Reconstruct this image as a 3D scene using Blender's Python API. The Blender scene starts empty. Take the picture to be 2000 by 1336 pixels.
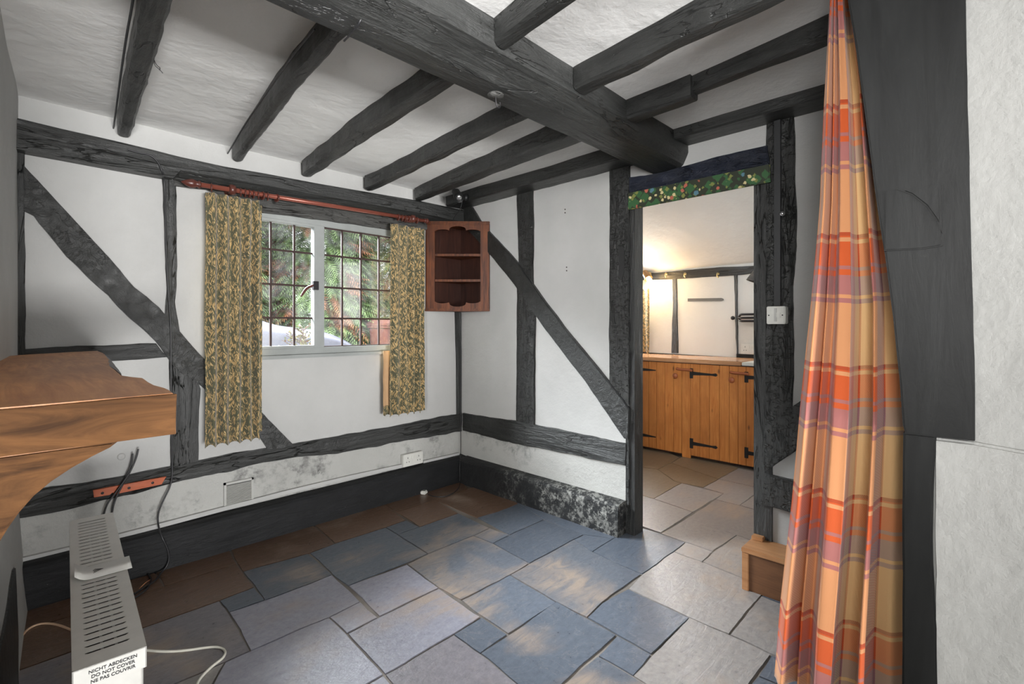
import bpy, bmesh, math, random
from mathutils import Vector, Matrix, noise
random.seed(7)
SC = bpy.context.scene
COL = SC.collection
# ------------------------------------------------------------------ camera
FW = Vector((0.7164, 0.6977, 0)); RT = Vector((0.6977, -0.7164, 0))
EYE = Vector((0, 0, 1.2)); FP = 955.0; CX = 1000.0; HY = 636.0
cd = bpy.data.cameras.new('camera'); cam = bpy.data.objects.new('camera', cd); COL.objects.link(cam)
cam.location = EYE; cam.rotation_euler = (math.pi/2, 0, math.atan2(FW.y, FW.x) - math.pi/2)
cd.sensor_width = 36; cd.lens = FP/2000*36; cd.shift_y = -(668-HY)/2000; cd.clip_start = 0.02
SC.camera = cam
# ------------------------------------------------------------------ world, lights, exposure
W = bpy.data.worlds.new('world'); SC.world = W; W.use_nodes = True
wb = W.node_tree.nodes['Background']; wb.inputs[0].default_value = (0.93, 0.96, 1.0, 1); wb.inputs[1].default_value = 2.3
SC.view_settings.view_transform = 'Standard'; SC.view_settings.look = 'None'
SC.view_settings.gamma = 1; SC.view_settings.use_curve_mapping = False
SC.view_settings.exposure = 0.66
def area(name, loc, target, sx, sy, power, col):
    l = bpy.data.lights.new(name, 'AREA'); l.shape = 'RECTANGLE'; l.size = sx; l.size_y = sy; l.energy = power; l.color = col
    o = bpy.data.objects.new(name, l); COL.objects.link(o); o.location = loc
    o.rotation_euler = (Vector(target)-Vector(loc)).to_track_quat('-Z', 'Y').to_euler(); return o
area('kitchen_window_daylight', (4.79, 2.92, 1.42), (2.2, 1.1, 0.3), 0.34, 0.7, 30, (0.97, 0.98, 1.0))
area('kitchen_far_fill', (3.6, -1.2, 1.7), (4.2, 1.6, 1.0), 1.2, 1.0, 10, (1.0, 0.99, 0.97))  # unseen fill lamp added to brighten the kitchen from its far right
area('open_sky_daylight', (0.3, 6.0, 3.7), (1.5, 2.6, 0.9), 4.2, 1.5, 2400, (0.90, 0.94, 1.0))
area('rear_fill', (0.1, -6.6, 1.1), (1.1, 2.0, 1.1), 2.2, 1.9, 5, (1.0, 0.99, 0.98))  # added fill lamp behind the camera, no real door there
area('rear_low_fill', (-0.5, -5.6, 0.35), (0.6, 1.6, 2.4), 1.8, 0.6, 66, (1.0, 0.99, 0.98)).data.spread = 1.1  # low uplight added behind the camera to brighten the ceiling
area('side_fill', (-1.4, -0.3, 1.5), (2.4, 2.95, 1.7), 1.1, 1.1, 36, (1.0, 0.99, 0.98)).data.spread = 1.3  # lamp added at the unseen left to even out the wall brightness
# ------------------------------------------------------------------ helpers: pixel -> point on a real plane
def ray(px, py):
    return FW + RT*((px-CX)/FP) + Vector((0, 0, (HY-py)/FP))
def PY(px, py, Y): r = ray(px, py); return EYE + r*(Y/r.y)
def PX(px, py, X): r = ray(px, py); return EYE + r*(X/r.x)
def PZ(px, py, Z): r = ray(px, py); return EYE + r*((Z-EYE.z)/r.z)
def link(o, parent=None):
    COL.objects.link(o)
    if parent: o.parent = parent; o.matrix_parent_inverse = Matrix.Identity(4)
    return o
def tag(o, label, cat, group=None):
    o['label'] = label; o['category'] = cat
    if group: o['group'] = group
    return o
def obj(name, bm, mat, parent=None, smooth=False, origin=None):
    bmesh.ops.recalc_face_normals(bm, faces=bm.faces)
    me = bpy.data.meshes.new(name)
    if origin is not None: bmesh.ops.translate(bm, verts=bm.verts, vec=-Vector(origin))
    bm.to_mesh(me); bm.free()
    if smooth:
        for p in me.polygons: p.use_smooth = True
    mats = mat if isinstance(mat, (list, tuple)) else [mat]
    for m in mats: me.materials.append(m)
    o = bpy.data.objects.new(name, me)
    if origin is not None: o.location = origin
    return link(o, parent)
def struct(name, bm, mat, smooth=False):
    o = obj(name, bm, mat, None, smooth); o['kind'] = 'structure'; return o
def empty(name, loc=(0, 0, 0), rz=0):
    o = bpy.data.objects.new(name, None); o.location = loc; o.rotation_euler = (0, 0, rz); o.empty_display_size = .05
    return link(o)
def box(bm, lo, hi, M=None, bev=0):
    c = [(Vector(lo)[i]+Vector(hi)[i])/2 for i in range(3)]; s = [Vector(hi)[i]-Vector(lo)[i] for i in range(3)]
    m = Matrix.Translation(c) @ Matrix.Diagonal((s[0], s[1], s[2], 1))
    if M: m = M @ m
    r = bmesh.ops.create_cube(bm, size=1, matrix=m)
    if bev:
        es = list({e for v in r['verts'] for e in v.link_edges})
        bmesh.ops.bevel(bm, geom=es, offset=bev, segments=2, affect='EDGES')
    return bm
def newbox(lo, hi, M=None, bev=0): return box(bmesh.new(), lo, hi, M, bev)
def tube(bm, pts, r, n=8, smooth=2, cap=True):
    P = [Vector(p) for p in pts]
    for _ in range(smooth):
        if len(P) < 3: break
        Q = [P[0]]
        for a, b in zip(P[:-1], P[1:]): Q += [a*.75+b*.25, a*.25+b*.75]
        Q.append(P[-1]); P = Q
    rings = []; up = Vector((0, 0, 1)); prev = None
    for i, p in enumerate(P):
        t = (P[min(i+1, len(P)-1)]-P[max(i-1, 0)]).normalized()
        if prev is None:
            a = t.cross(up)
            if a.length < .05: a = t.cross(Vector((1, 0, 0)))
        else: a = prev - t*prev.dot(t)
        a.normalize(); prev = a; b = t.cross(a)
        rr = r(i/(len(P)-1)) if callable(r) else r
        rings.append([bm.verts.new(p + a*rr*math.cos(2*math.pi*k/n) + b*rr*math.sin(2*math.pi*k/n)) for k in range(n)])
    for A, B in zip(rings[:-1], rings[1:]):
        for k in range(n): bm.faces.new((A[k], A[(k+1) % n], B[(k+1) % n], B[k]))
    if cap: bm.faces.new(rings[0][::-1]); bm.faces.new(rings[-1])
    return bm
def lathe(bm, prof, M, n=20):
    rings = []
    for r, z in prof:
        rings.append([bm.verts.new(M @ Vector((max(r, 1e-4)*math.cos(2*math.pi*k/n), max(r, 1e-4)*math.sin(2*math.pi*k/n), z))) for k in range(n)])
    for A, B in zip(rings[:-1], rings[1:]):
        for k in range(n): bm.faces.new((A[k], A[(k+1) % n], B[(k+1) % n], B[k]))
    bm.faces.new(rings[0][::-1]); bm.faces.new(rings[-1]); return bm
def aim(loc, direction):
    return Matrix.Translation(loc) @ Vector(direction).to_track_quat('Z', 'Y').to_matrix().to_4x4()
def resample(pts, step, jit, seed=0):
    out = []; n = len(pts)
    for i in range(n):
        a, b = pts[i], pts[(i+1) % n]; L = (b-a).length; k = max(1, int(L/step))
        for j in range(k):
            p = a.lerp(b, j/k)
            d = noise.noise_vector(p*9+Vector((seed, 0, 0)))*jit + noise.noise_vector(p*28+Vector((seed, 5, 0)))*jit*.45
            out.append((p, d))
    return out
def slab(pts, n, t, jit=0.003, step=.03, bev=.005, seed=0):
    """outline on a plane (front face), extruded back along -n by t"""
    n = Vector(n).normalized(); bm = bmesh.new(); vs = []
    for p, d in (resample(pts, step, jit, seed) if jit else [(p, Vector()) for p in pts]):
        d = d - n*d.dot(n); vs.append(bm.verts.new(p+d))
    f = bm.faces.new(vs)
    r = bmesh.ops.extrude_face_region(bm, geom=[f])
    nv = [g for g in r['geom'] if isinstance(g, bmesh.types.BMVert)]
    bmesh.ops.translate(bm, verts=nv, vec=-n*t)
    if bev:
        front = [e for e in bm.edges if all(v in vs for v in e.verts)]
        bmesh.ops.bevel(bm, geom=front, offset=bev, segments=2, affect='EDGES', clamp_overlap=True)
    bmesh.ops.triangulate(bm, faces=[f for f in bm.faces if len(f.verts) > 4])
    return bm
def loft(sections, closed=True):
    bm = bmesh.new(); R = [[bm.verts.new(p) for p in s] for s in sections]; n = len(R[0])
    for A, B in zip(R[:-1], R[1:]):
        for k in range(n if closed else n-1): bm.faces.new((A[k], A[(k+1) % n], B[(k+1) % n], B[k]))
    if closed: bm.faces.new(R[0][::-1]); bm.faces.new(R[-1])
    return bm
# ------------------------------------------------------------------ materials
def s2l(c):
    c = [x/255 for x in c]; return tuple((x/12.92 if x <= .04045 else ((x+.055)/1.055)**2.4) for x in c)+(1,)
class NT:
    def __init__(s, name):
        s.m = bpy.data.materials.new(name); s.m.use_nodes = True; s.t = s.m.node_tree; s.b = s.t.nodes['Principled BSDF']
    def n(s, typ, **k):
        nd = s.t.nodes.new(typ)
        for a, v in k.items():
            if a.startswith('i_'):
                key = a[2:]; key = int(key) if key.isdigit() else key.replace('_', ' ')
                nd.inputs[key].default_value = v
            else: setattr(nd, a, v)
        return nd
    def l(s, a, b): s.t.links.new(a, b)
    def coords(s, scale=(1, 1, 1), rot=(0, 0, 0), kind='Object'):
        tc = s.n('ShaderNodeTexCoord'); mp = s.n('ShaderNodeMapping'); mp.inputs['Scale'].default_value = scale; mp.inputs['Rotation'].default_value = rot
        s.l(tc.outputs[kind], mp.inputs[0]); return mp.outputs[0]
    def noise(s, vec, scale, detail=6, rough=.6, dist=0):
        nd = s.n('ShaderNodeTexNoise'); nd.inputs['Scale'].default_value = scale; nd.inputs['Detail'].default_value = detail
        nd.inputs['Roughness'].default_value = rough; nd.inputs['Distortion'].default_value = dist
        s.l(vec, nd.inputs['Vector']); return nd.outputs['Fac']
    def ramp(s, fac, stops, interp='LINEAR'):
        r = s.n('ShaderNodeValToRGB'); r.color_ramp.interpolation = interp; e = r.color_ramp.elements
        while len(e) < len(stops): e.new(.5)
        for i, (p, c) in enumerate(stops):
            e[i].position = p; e[i].color = c if len(c) == 4 else tuple(c)+(1,)
        s.l(fac, r.inputs[0]); return r.outputs[0]
    def mix(s, fac, a, b, mode='MIX'):
        m = s.n('ShaderNodeMix', data_type='RGBA', blend_type=mode)
        for sock, v in ((m.inputs[0], fac), (m.inputs[6], a), (m.inputs[7], b)):
            if isinstance(v, (int, float)): sock.default_value = v
            elif isinstance(v, tuple): sock.default_value = v
            else: s.l(v, sock)
        return m.outputs[2]
    def math(s, op, a, b=None, clamp=False):
        m = s.n('ShaderNodeMath', operation=op, use_clamp=clamp)
        for i, v in enumerate((a, b)):
            if v is None: continue
            if isinstance(v, (int, float)): m.inputs[i].default_value = v
            else: s.l(v, m.inputs[i])
        return m.outputs[0]
    def bump(s, h, strength=.3, dist=.01):
        b = s.n('ShaderNodeBump'); b.inputs['Strength'].default_value = strength; b.inputs['Distance'].default_value = dist
        s.l(h, b.inputs['Height']); s.l(b.outputs[0], s.b.inputs['Normal'])
    def done(s, col=None, rough=None, metal=None):
        if col is not None:
            if isinstance(col, tuple): s.b.inputs['Base Color'].default_value = col
            else: s.l(col, s.b.inputs['Base Color'])
        if rough is not None:
            if isinstance(rough, (int, float)): s.b.inputs['Roughness'].default_value = rough
            else: s.l(rough, s.b.inputs['Roughness'])
        if metal is not None: s.b.inputs['Metallic'].default_value = metal
        return s.m
def plain(name, c, rough=.5, metal=0, spec=None):
    t = NT(name); n = t.noise(t.coords(), 30, 3); lin = s2l(c)
    col = t.mix(n, tuple(x*.88 for x in lin[:3])+(1,), tuple(min(1, x*1.1) for x in lin[:3])+(1,))
    if spec is not None: t.b.inputs['Specular IOR Level'].default_value = spec
    return t.done(col, rough, metal)
def plaster(name, c, dirt=0.25, blot=.15):
    t = NT(name); v = t.coords(); lin = s2l(c)
    a = t.noise(v, 1.6, 5, .6); b = t.noise(v, 11, 8, .7); sp = t.noise(v, 46, 5, .7)
    col = t.mix(t.ramp(a, [(.35, (0, 0, 0)), (.7, (1, 1, 1))]), tuple(x*(1-blot) for x in lin[:3])+(1,), lin)
    spots = t.ramp(sp, [(.70, (0, 0, 0)), (.76, (1, 1, 1))])
    col = t.mix(t.math('MULTIPLY', spots, dirt), col, s2l((105, 105, 102)))
    h = t.math('ADD', t.math('MULTIPLY', t.noise(v, 4.5, 5, .55), 1.0), t.math('MULTIPLY', b, .35))
    t.bump(h, .55, .02); t.b.inputs['Specular IOR Level'].default_value = .25
    return t.done(col, .75)
M_PL = plaster('white_plaster', (188, 188, 186))
M_CEIL = plaster('ceiling_plaster', (240, 240, 238), .1, .1)
M_KPL = plaster('kitchen_plaster', (206, 205, 200), .1, .08)
# lower wall: same paint with grime blots and flaking
def dirty_plaster():
    t = NT('grimy_plaster'); v = t.coords(); a = t.noise(v, 3.2, 8, .65); b = t.noise(v, 16, 8, .75)
    m = t.math('MULTIPLY', t.ramp(a, [(.50, (0, 0, 0)), (.66, (1, 1, 1))]), t.ramp(b, [(.44, (0, 0, 0)), (.60, (1, 1, 1))]))
    col = t.mix(m, s2l((188, 188, 184)), s2l((84, 84, 82)))
    col = t.mix(t.ramp(t.noise(v, 2, 4), [(.4, (0, 0, 0)), (.7, (.35, .35, .35))]), col, s2l((150, 150, 146)))
    t.bump(t.math('ADD', b, t.noise(v, 5, 5)), .7, .02); return t.done(col, .8)
M_DIRTY = dirty_plaster()
def timber(name, c, scale=(3, 3, 3), strength=.7, rough=.36, flake=0.0, dent=0.0, spec=.6, speck=.5, cr=.8, grad=False):
    t = NT(name); v = t.coords(); vs = t.coords(scale); lin = s2l(c)
    g = t.noise(vs, 9, 8, .65, .6); big = t.noise(v, 3.5, 4, .55); fine = t.noise(v, 45, 6, .7)
    col = t.mix(t.ramp(g, [(.3, (0, 0, 0)), (.75, (1, 1, 1))]), tuple(x*.6 for x in lin[:3])+(1,), tuple(x*1.6 for x in lin[:3])+(1,))
    crack = t.ramp(t.noise(t.coords(tuple(x*1.3 for x in scale)), 4.2, 5, .55, 1.1), [(.478, (0, 0, 0)), (.492, (1, 1, 1)), (.506, (0, 0, 0))])
    crack = t.math('MULTIPLY', crack, t.ramp(big, [(.42, (0, 0, 0)), (.55, (1, 1, 1))]))
    if strength < .3: crack = t.math('MULTIPLY', crack, 0.0)
    crack = t.math('MULTIPLY', crack, cr)
    col = t.mix(crack, col, tuple(x*.25 for x in lin[:3])+(1,))
    if flake:
        f = t.math('MULTIPLY', t.ramp(t.noise(v, 2.6, 6, .6), [(.38, (0, 0, 0)), (.52, (1, 1, 1))]), t.ramp(t.noise(v, 24, 10, .8), [(.49, (0, 0, 0)), (.57, (1, 1, 1))]))
        if grad:
            sx = t.n('ShaderNodeSeparateXYZ'); t.l(v, sx.inputs[0]); wob = t.math('MULTIPLY', big, .5)
            f = t.math('MULTIPLY', f, t.math('MULTIPLY', t.math('SUBTRACT', t.math('ADD', wob, 2.32), sx.outputs[1]), 2.2, True))
        col = t.mix(t.math('MULTIPLY', f, flake), col, s2l((150, 150, 145)))
    else:
        f = t.ramp(t.noise(v, 60, 4, .7), [(.70, (0, 0, 0)), (.76, (speck, speck, speck))])
        col = t.mix(f, col, s2l((150, 150, 146)))
    h = t.math('ADD', t.math('MULTIPLY', g, 1.0), t.math('ADD', t.math('MULTIPLY', big, 1.2), t.math('MULTIPLY', fine, .25)))
    h = t.math('SUBTRACT', h, t.math('MULTIPLY', crack, .9))
    if dent:
        d = t.ramp(t.noise(t.coords((16, 16, 34), (0, 0, 0)), 1.6, 2, .5, .8), [(.54, (1, 1, 1)), (.60, (0, 0, 0))]); h = t.math('ADD', h, t.math('MULTIPLY', d, dent))
    t.bump(h, strength, .02); t.b.inputs['Specular IOR Level'].default_value = spec
    return t.done(col, rough)
M_TBA = timber('black_adzed_timber', (42, 43, 42), (3, 3, .5), .8, .36, 0, .55, cr=.5)
M_TB = timber('black_painted_timber', (42, 43, 42), (2.4, 2.4, 2.4), .6, cr=.12)
M_TBX = timber('black_timber_along_x', (42, 43, 42), (.35, 3, 3))
M_TBY = timber('black_timber_along_y', (42, 43, 42), (3, .35, 3))
M_TBZ = timber('black_timber_upright', (42, 43, 42), (3, 3, .35))
M_TGR = timber('grey_black_timber', (66, 66, 64), (.5, 3, 3), .9, .5)
M_SK = timber('black_skirting_paint', (20, 21, 23), (.6, .6, 3), .35, .65, 0, 0, .35, .5, .2)
M_SKW = timber('flaking_skirting_paint', (30, 31, 32), (1, 1, 1), .8, .65, .95, 0, .4, grad=True, cr=.1)
M_BOARD = timber('smooth_black_board', (25, 26, 26), (2, 2, .3), .06, .45, 0, 0, .35, .1)
M_BLUE = timber('dark_blue_timber', (22, 28, 43), (3, 1.2, 3), 1.0, .4)
def wood(name, c1, c2, scale=(1, 12, 12), rough=.45, knots=False, bumps=.15, rot=(0, 0, 0)):
    t = NT(name); v = t.coords(scale, rot); v0 = t.coords()
    g = t.noise(v, 3.2, 7, .62, 1.2); big = t.noise(v0, 3, 4, .6, .5)
    col = t.mix(t.ramp(g, [(.32, (0, 0, 0)), (.68, (1, 1, 1))]), s2l(c1), s2l(c2))
    col = t.mix(t.ramp(big, [(.35, (0, 0, 0)), (.75, (.55, .55, .55))]), col, tuple(x*.55 for x in s2l(c1)[:3])+(1,))
    if knots:
        vo = t.n('ShaderNodeTexVoronoi'); vo.inputs['Scale'].default_value = 3.6; t.l(t.coords((1, 2.2, .9), rot), vo.inputs['Vector'])
        k = t.ramp(vo.outputs['Distance'], [(.045, (1, 1, 1)), (.10, (0, 0, 0))]); col = t.mix(t.math('MULTIPLY', k, .8), col, s2l((72, 36, 18)))
    t.bump(g, bumps, .01); return t.done(col, rough)
M_MANT = wood('mantel_pine', (168, 106, 56), (210, 146, 88), (12, 1, 12), .45)
M_MEND = wood('mantel_end_wood', (64, 42, 24), (120, 82, 48), (2, 12, 9), .65)
M_MEND.node_tree.nodes['Principled BSDF'].inputs['Specular IOR Level'].default_value = .12
M_OAK = wood('dark_oak', (62, 30, 16), (124, 68, 34), (12, 12, 1), .5)
M_OAK.node_tree.nodes['Principled BSDF'].inputs['Specular IOR Level'].default_value = .25
M_OAKIN = wood('dark_oak_inside', (42, 22, 18), (70, 40, 30), (12, 12, 1), .45)
M_PINE = wood('pine_boards', (176, 104, 46), (206, 138, 72), (9, 9, .7), .4, True)
M_WORK = wood('worktop_wood', (178, 128, 88), (206, 160, 120), (10, .8, 10), .2)
M_STEP = wood('step_wood_brown', (92, 60, 38), (128, 88, 58), (9, .8, 9), .45)
M_STEPL = wood('step_wood_light', (160, 110, 70), (192, 142, 98), (9, .8, 9), .45)
M_POLE = plain('copper_pole', (140, 78, 64), .3, .35)
M_POLED = plain('reddish_brown_wood', (84, 44, 36), .35)
M_RUST = plain('rusty_iron_bar', (52, 34, 30), .7)
M_WIN = plaster('worn_window_paint', (164, 168, 166), .7, .35)
M_WPL = plain('white_plastic', (206, 206, 200), .35)
M_HEAT = plain('white_enamel', (204, 203, 198), .35)
M_DARK = plain('dark_inside', (38, 38, 38), .7)
M_BLK = plain('black_cable', (40, 40, 42), .4)
M_IRON = plain('black_iron', (34, 33, 34), .45, .3)
M_CABLE = plain('white_cable', (214, 212, 200), .4)
M_CREAM = plain('cream_cable', (214, 180, 150), .45)
M_CHROME = plain('chrome', (200, 200, 200), .2, .9)
M_BRASS = plain('pale_brass', (190, 170, 120), .35, .6)
M_ORANGE = wood('orange_bracket_wood', (176, 74, 22), (206, 100, 40), (1, 10, 10), .4)
M_COPPER = plain('bare_copper', (214, 150, 110), .35, .6)
M_TEXT = plain('black_print', (26, 26, 28), .6)
M_KNOB = plain('knob_wood', (150, 84, 50), .4)
M_VENT = plain('grey_white_metal', (178, 178, 174), .5)
# cloths
def leafcloth(name, ground, leaf, scale):
    t = NT(name); tc = t.n('ShaderNodeTexCoord'); c = s2l(ground); nz = t.n('ShaderNodeTexNoise'); nz.inputs['Scale'].default_value = 14; nz.inputs['Detail'].default_value = 1; t.l(tc.outputs['UV'], nz.inputs['Vector'])
    mx = t.n('ShaderNodeMix', data_type='RGBA'); mx.inputs[0].default_value = .045; t.l(tc.outputs['UV'], mx.inputs[6]); t.l(nz.outputs['Color'], mx.inputs[7])
    for k, (rot, off, r, col) in enumerate(((.62, 0, .46, (176, 146, 96)), (-.58, 3.3, .44, (194, 164, 114)), (.25, 7.1, .40, (168, 140, 94)), (-1.1, 5.2, .30, (192, 164, 116)))):
        mp = t.n('ShaderNodeMapping'); mp.inputs['Rotation'].default_value = (0, 0, rot); mp.inputs['Location'].default_value = (off, off*.7, 0)
        t.l(mx.outputs[2], mp.inputs[0])
        m2 = t.n('ShaderNodeMapping'); m2.inputs['Scale'].default_value = (scale*4.2, scale, 1); t.l(mp.outputs[0], m2.inputs[0])
        vo = t.n('ShaderNodeTexVoronoi', distance='MANHATTAN'); vo.inputs['Scale'].default_value = 1; vo.inputs['Randomness'].default_value = .6; t.l(m2.outputs[0], vo.inputs['Vector'])
        c = t.mix(t.ramp(vo.outputs['Distance'], [(r, (1, 1, 1)), (r+.03, (0, 0, 0))]), c, s2l(col))
    w = t.noise(t.coords((900, 900, 900), kind='UV'), 1, 2); t.bump(w, .1, .002)
    t.b.inputs['Sheen Weight'].default_value = .2
    return t.done(c, .8)
M_LEAF = leafcloth('leaf_print_cloth', (78, 78, 58), (200, 164, 104), 24)
M_LINING = plain('cream_lining', (186, 150, 112), .85)
def tartan():
    t = NT('orange_tartan_cloth'); tc = t.n('ShaderNodeTexCoord'); sp = t.n('ShaderNodeSeparateXYZ'); t.l(tc.outputs['UV'], sp.inputs[0])
    O = s2l((192, 80, 26)); Cc = s2l((206, 170, 120)); D = s2l((140, 48, 22)); G = s2l((124, 112, 124)); L = s2l((186, 170, 178))
    sett = [(0, Cc), (.03, O), (.04, D), (.07, Cc), (.54, G), (.575, Cc), (.605, G), (.75, O), (.79, G), (.82, O)]
    def band(sock, per, off):
        x = t.math('FRACT', t.math('ADD', t.math('DIVIDE', sock, per), off)); return t.ramp(x, sett, 'CONSTANT')
    weft = band(sp.outputs[1], .355, .0)
    sett2 = [(0, O), (.27, L), (.295, O), (.52, Cc), (.55, D), (.572, Cc), (.665, O), (.79, D), (.81, Cc)]
    warp = t.ramp(sp.outputs[0], sett2, 'CONSTANT')
    wv = t.n('ShaderNodeTexWave', wave_type='BANDS', bands_direction='DIAGONAL'); wv.inputs['Scale'].default_value = 90; t.l(tc.outputs['UV'], wv.inputs['Vector'])
    f = t.math('ADD', t.math('MULTIPLY', wv.outputs['Fac'], .26), .34)
    c = t.mix(f, weft, warp); t.bump(wv.outputs['Fac'], .15, .002); t.b.inputs['Sheen Weight'].default_value = .25
    return t.done(c, .85)
M_TART = tartan()
def floral():
    t = NT('green_floral_border'); v = t.coords()
    def vor(scale, sz, off=0, soft=.04):
        mp = t.n('ShaderNodeMapping'); mp.inputs['Location'].default_value = (off, off*1.3, off*.7); mp.inputs['Scale'].default_value = (scale, scale, scale); t.l(v, mp.inputs[0])
        w = t.n('ShaderNodeTexNoise'); w.inputs['Scale'].default_value = 3; t.l(mp.outputs[0], w.inputs['Vector'])
        mx = t.n('ShaderNodeMix', data_type='RGBA'); mx.inputs[0].default_value = .22; t.l(mp.outputs[0], mx.inputs[6]); t.l(w.outputs['Color'], mx.inputs[7])
        vo = t.n('ShaderNodeTexVoronoi', distance='MANHATTAN' if sz > .25 else 'EUCLIDEAN'); vo.inputs['Scale'].default_value = 1.25; t.l(mx.outputs[2], vo.inputs['Vector'])
        return t.ramp(vo.outputs['Distance'], [(sz, (1, 1, 1)), (sz+soft, (0, 0, 0))])
    c = t.mix(vor(20, .62), s2l((44, 50, 36)), s2l((52, 92, 54)))
    c = t.mix(vor(26, .36, 3.1), c, s2l((120, 126, 66)))
    c = t.mix(vor(19, .19, 9.2), c, s2l((176, 96, 78)))
    c = t.mix(vor(24, .2, 5.7), c, s2l((204, 190, 140)))
    c = t.mix(vor(15, .2, 12.7), c, s2l((84, 122, 138)))
    return t.done(c, .6)
M_FLORAL = floral()
def glass():
    t = NT('old_window_glass'); nt = t.t; nt.nodes.remove(t.b); out = nt.nodes['Material Output']
    tr = nt.nodes.new('ShaderNodeBsdfTransparent'); tr.inputs[0].default_value = (.96, .97, .96, 1)
    gl = nt.nodes.new('ShaderNodeBsdfGlossy'); gl.inputs['Roughness'].default_value = .05
    df = nt.nodes.new('ShaderNodeBsdfDiffuse'); df.inputs[0].default_value = (.8, .8, .82, 1)
    m = nt.nodes.new('ShaderNodeMixShader'); m.inputs[0].default_value = .05
    m2 = nt.nodes.new('ShaderNodeMixShader')
    n = t.noise(t.coords(), 7, 8, .7); r = t.ramp(n, [(.4, (.0, .0, .0)), (.75, (.12, .12, .12))])
    nt.links.new(tr.outputs[0], m.inputs[1]); nt.links.new(gl.outputs[0], m.inputs[2])
    nt.links.new(r, m2.inputs[0]); nt.links.new(m.outputs[0], m2.inputs[1]); nt.links.new(df.outputs[0], m2.inputs[2])
    nt.links.new(m2.outputs[0], out.inputs[0]); return t.m
M_GLASS = glass()
# ------------------------------------------------------------------ dimensions
YW, XD, ZC = 2.985, 2.485, 2.185       # window wall, door wall, ceiling
WIN = (0.76, 1.945, 1.03, 1.865)
# walls
bm = bmesh.new()
x0, x1, z0, z1 = WIN
box(bm, (-.6, YW, -.1), (x0, YW+.12, 2.35)); box(bm, (x1, YW, -.1), (XD+.09, YW+.12, 2.35))
box(bm, (x0, YW, -.1), (x1, YW+.12, z0)); box(bm, (x0, YW, z1), (x1, YW+.12, 2.35))
struct('wall_back', bm, M_PL)
DY0, DY1, DZ = .77, 1.4495, 1.90
bm = bmesh.new()
box(bm, (XD, DY1, -.1), (XD+.085, YW, 2.35)); box(bm, (XD, -1.3, -.1), (XD+.085, DY0, 2.35)); box(bm, (XD, DY0, DZ), (XD+.085, DY1, 2.35))
struct('wall_right', bm, M_PL)
# grimy low panels of the same walls, a skin of flaking plaster
def lowpanel(name, pts, n): struct(name, slab(pts, n, .03, .002, .05, .002), M_DIRTY)
lowpanel('wall_back_low', [Vector((.0, YW-.004, .17)), Vector((XD, YW-.004, .17)), Vector((XD, YW-.004, .41)), Vector((.0, YW-.004, .46))], (0, -1, 0))
lowpanel('wall_right_low', [Vector((XD-.004, 1.47, .17)), Vector((XD-.004, YW, .17)), Vector((XD-.004, YW, .41)), Vector((XD-.004, 1.47, .41))], (-1, 0, 0))
# left wall: runs 3.4 degrees off the room axis, flares at its foot
def lwx(y, z): return .024 - (YW-y)*math.tan(math.radians(3.4)) + (max(0, .5-z)**1.3)*.08 + .006*noise.noise(Vector((y*3, z*3, 0)))
secs = []
for i in range(40):
    y = 0.62 + (YW+.02-.62)*i/39
    secs.append([Vector((lwx(y, z), y, z)) for z in [k*.06 for k in range(-1, 40)]] + [Vector((lwx(y, 2.3)-.3, y, 2.34)), Vector((lwx(y, 0)-.3, y, -.06))])
struct('wall_left', loft(secs), M_PL, False)
# ceiling with shallow plaster sag between joists
bm = bmesh.new(); nx, ny = 60, 110; g = []
for i in range(nx+1):
    row = []
    for j in range(ny+1):
        x = -1.5+(XD+1.6)*i/nx; y = -6.8+(YW+6.86)*j/ny
        row.append(bm.verts.new((x, y, ZC+.008*noise.noise(Vector((x*2.2, y*2.2, 1))))))
    g.append(row)
for i in range(nx):
    for j in range(ny): bm.faces.new((g[i][j], g[i][j+1], g[i+1][j+1], g[i+1][j]))
r = bmesh.ops.extrude_face_region(bm, geom=bm.faces[:]); bmesh.ops.translate(bm, verts=[v for v in r['geom'] if isinstance(v, bmesh.types.BMVert)], vec=(0, 0, .1))
struct('ceiling', bm, M_CEIL)
# near partition at the right with the curtain opening
XR = 1.52
pts = [PX(p, q, XR) for p, q in ((1770, 1700), (1765, 850), (1700, 300), (1662, -110))]
pts = [Vector((XR, .12, -.02)), Vector((XR, .12, 1.0)), Vector((XR, .17, 1.5)), Vector((XR, .22, 2.3)), Vector((XR, -6.8, 2.3)), Vector((XR, -6.8, -.02))]
M_PLG = plaster('greyed_plaster', (178, 178, 175), .15, .1)
struct('wall_partition', slab(pts, (-1, 0, 0), .09, 0, bev=0), M_PLG)
# lower, slightly thicker plaster of the partition
pts = [PX(1822, 855, XR-.014), PX(1905, 864, XR-.014), PX(2010, 884, XR-.014)]
pts = pts + [Vector((XR-.014, -6.7, pts[-1].z-.03)), Vector((XR-.014, -6.7, 0)), Vector((XR-.014, PX(1822, 855, XR-.014).y, 0))]
struct('wall_partition_low', slab(pts, (-1, 0, 0), .02, .002, .05, .006), M_PLG)
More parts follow.
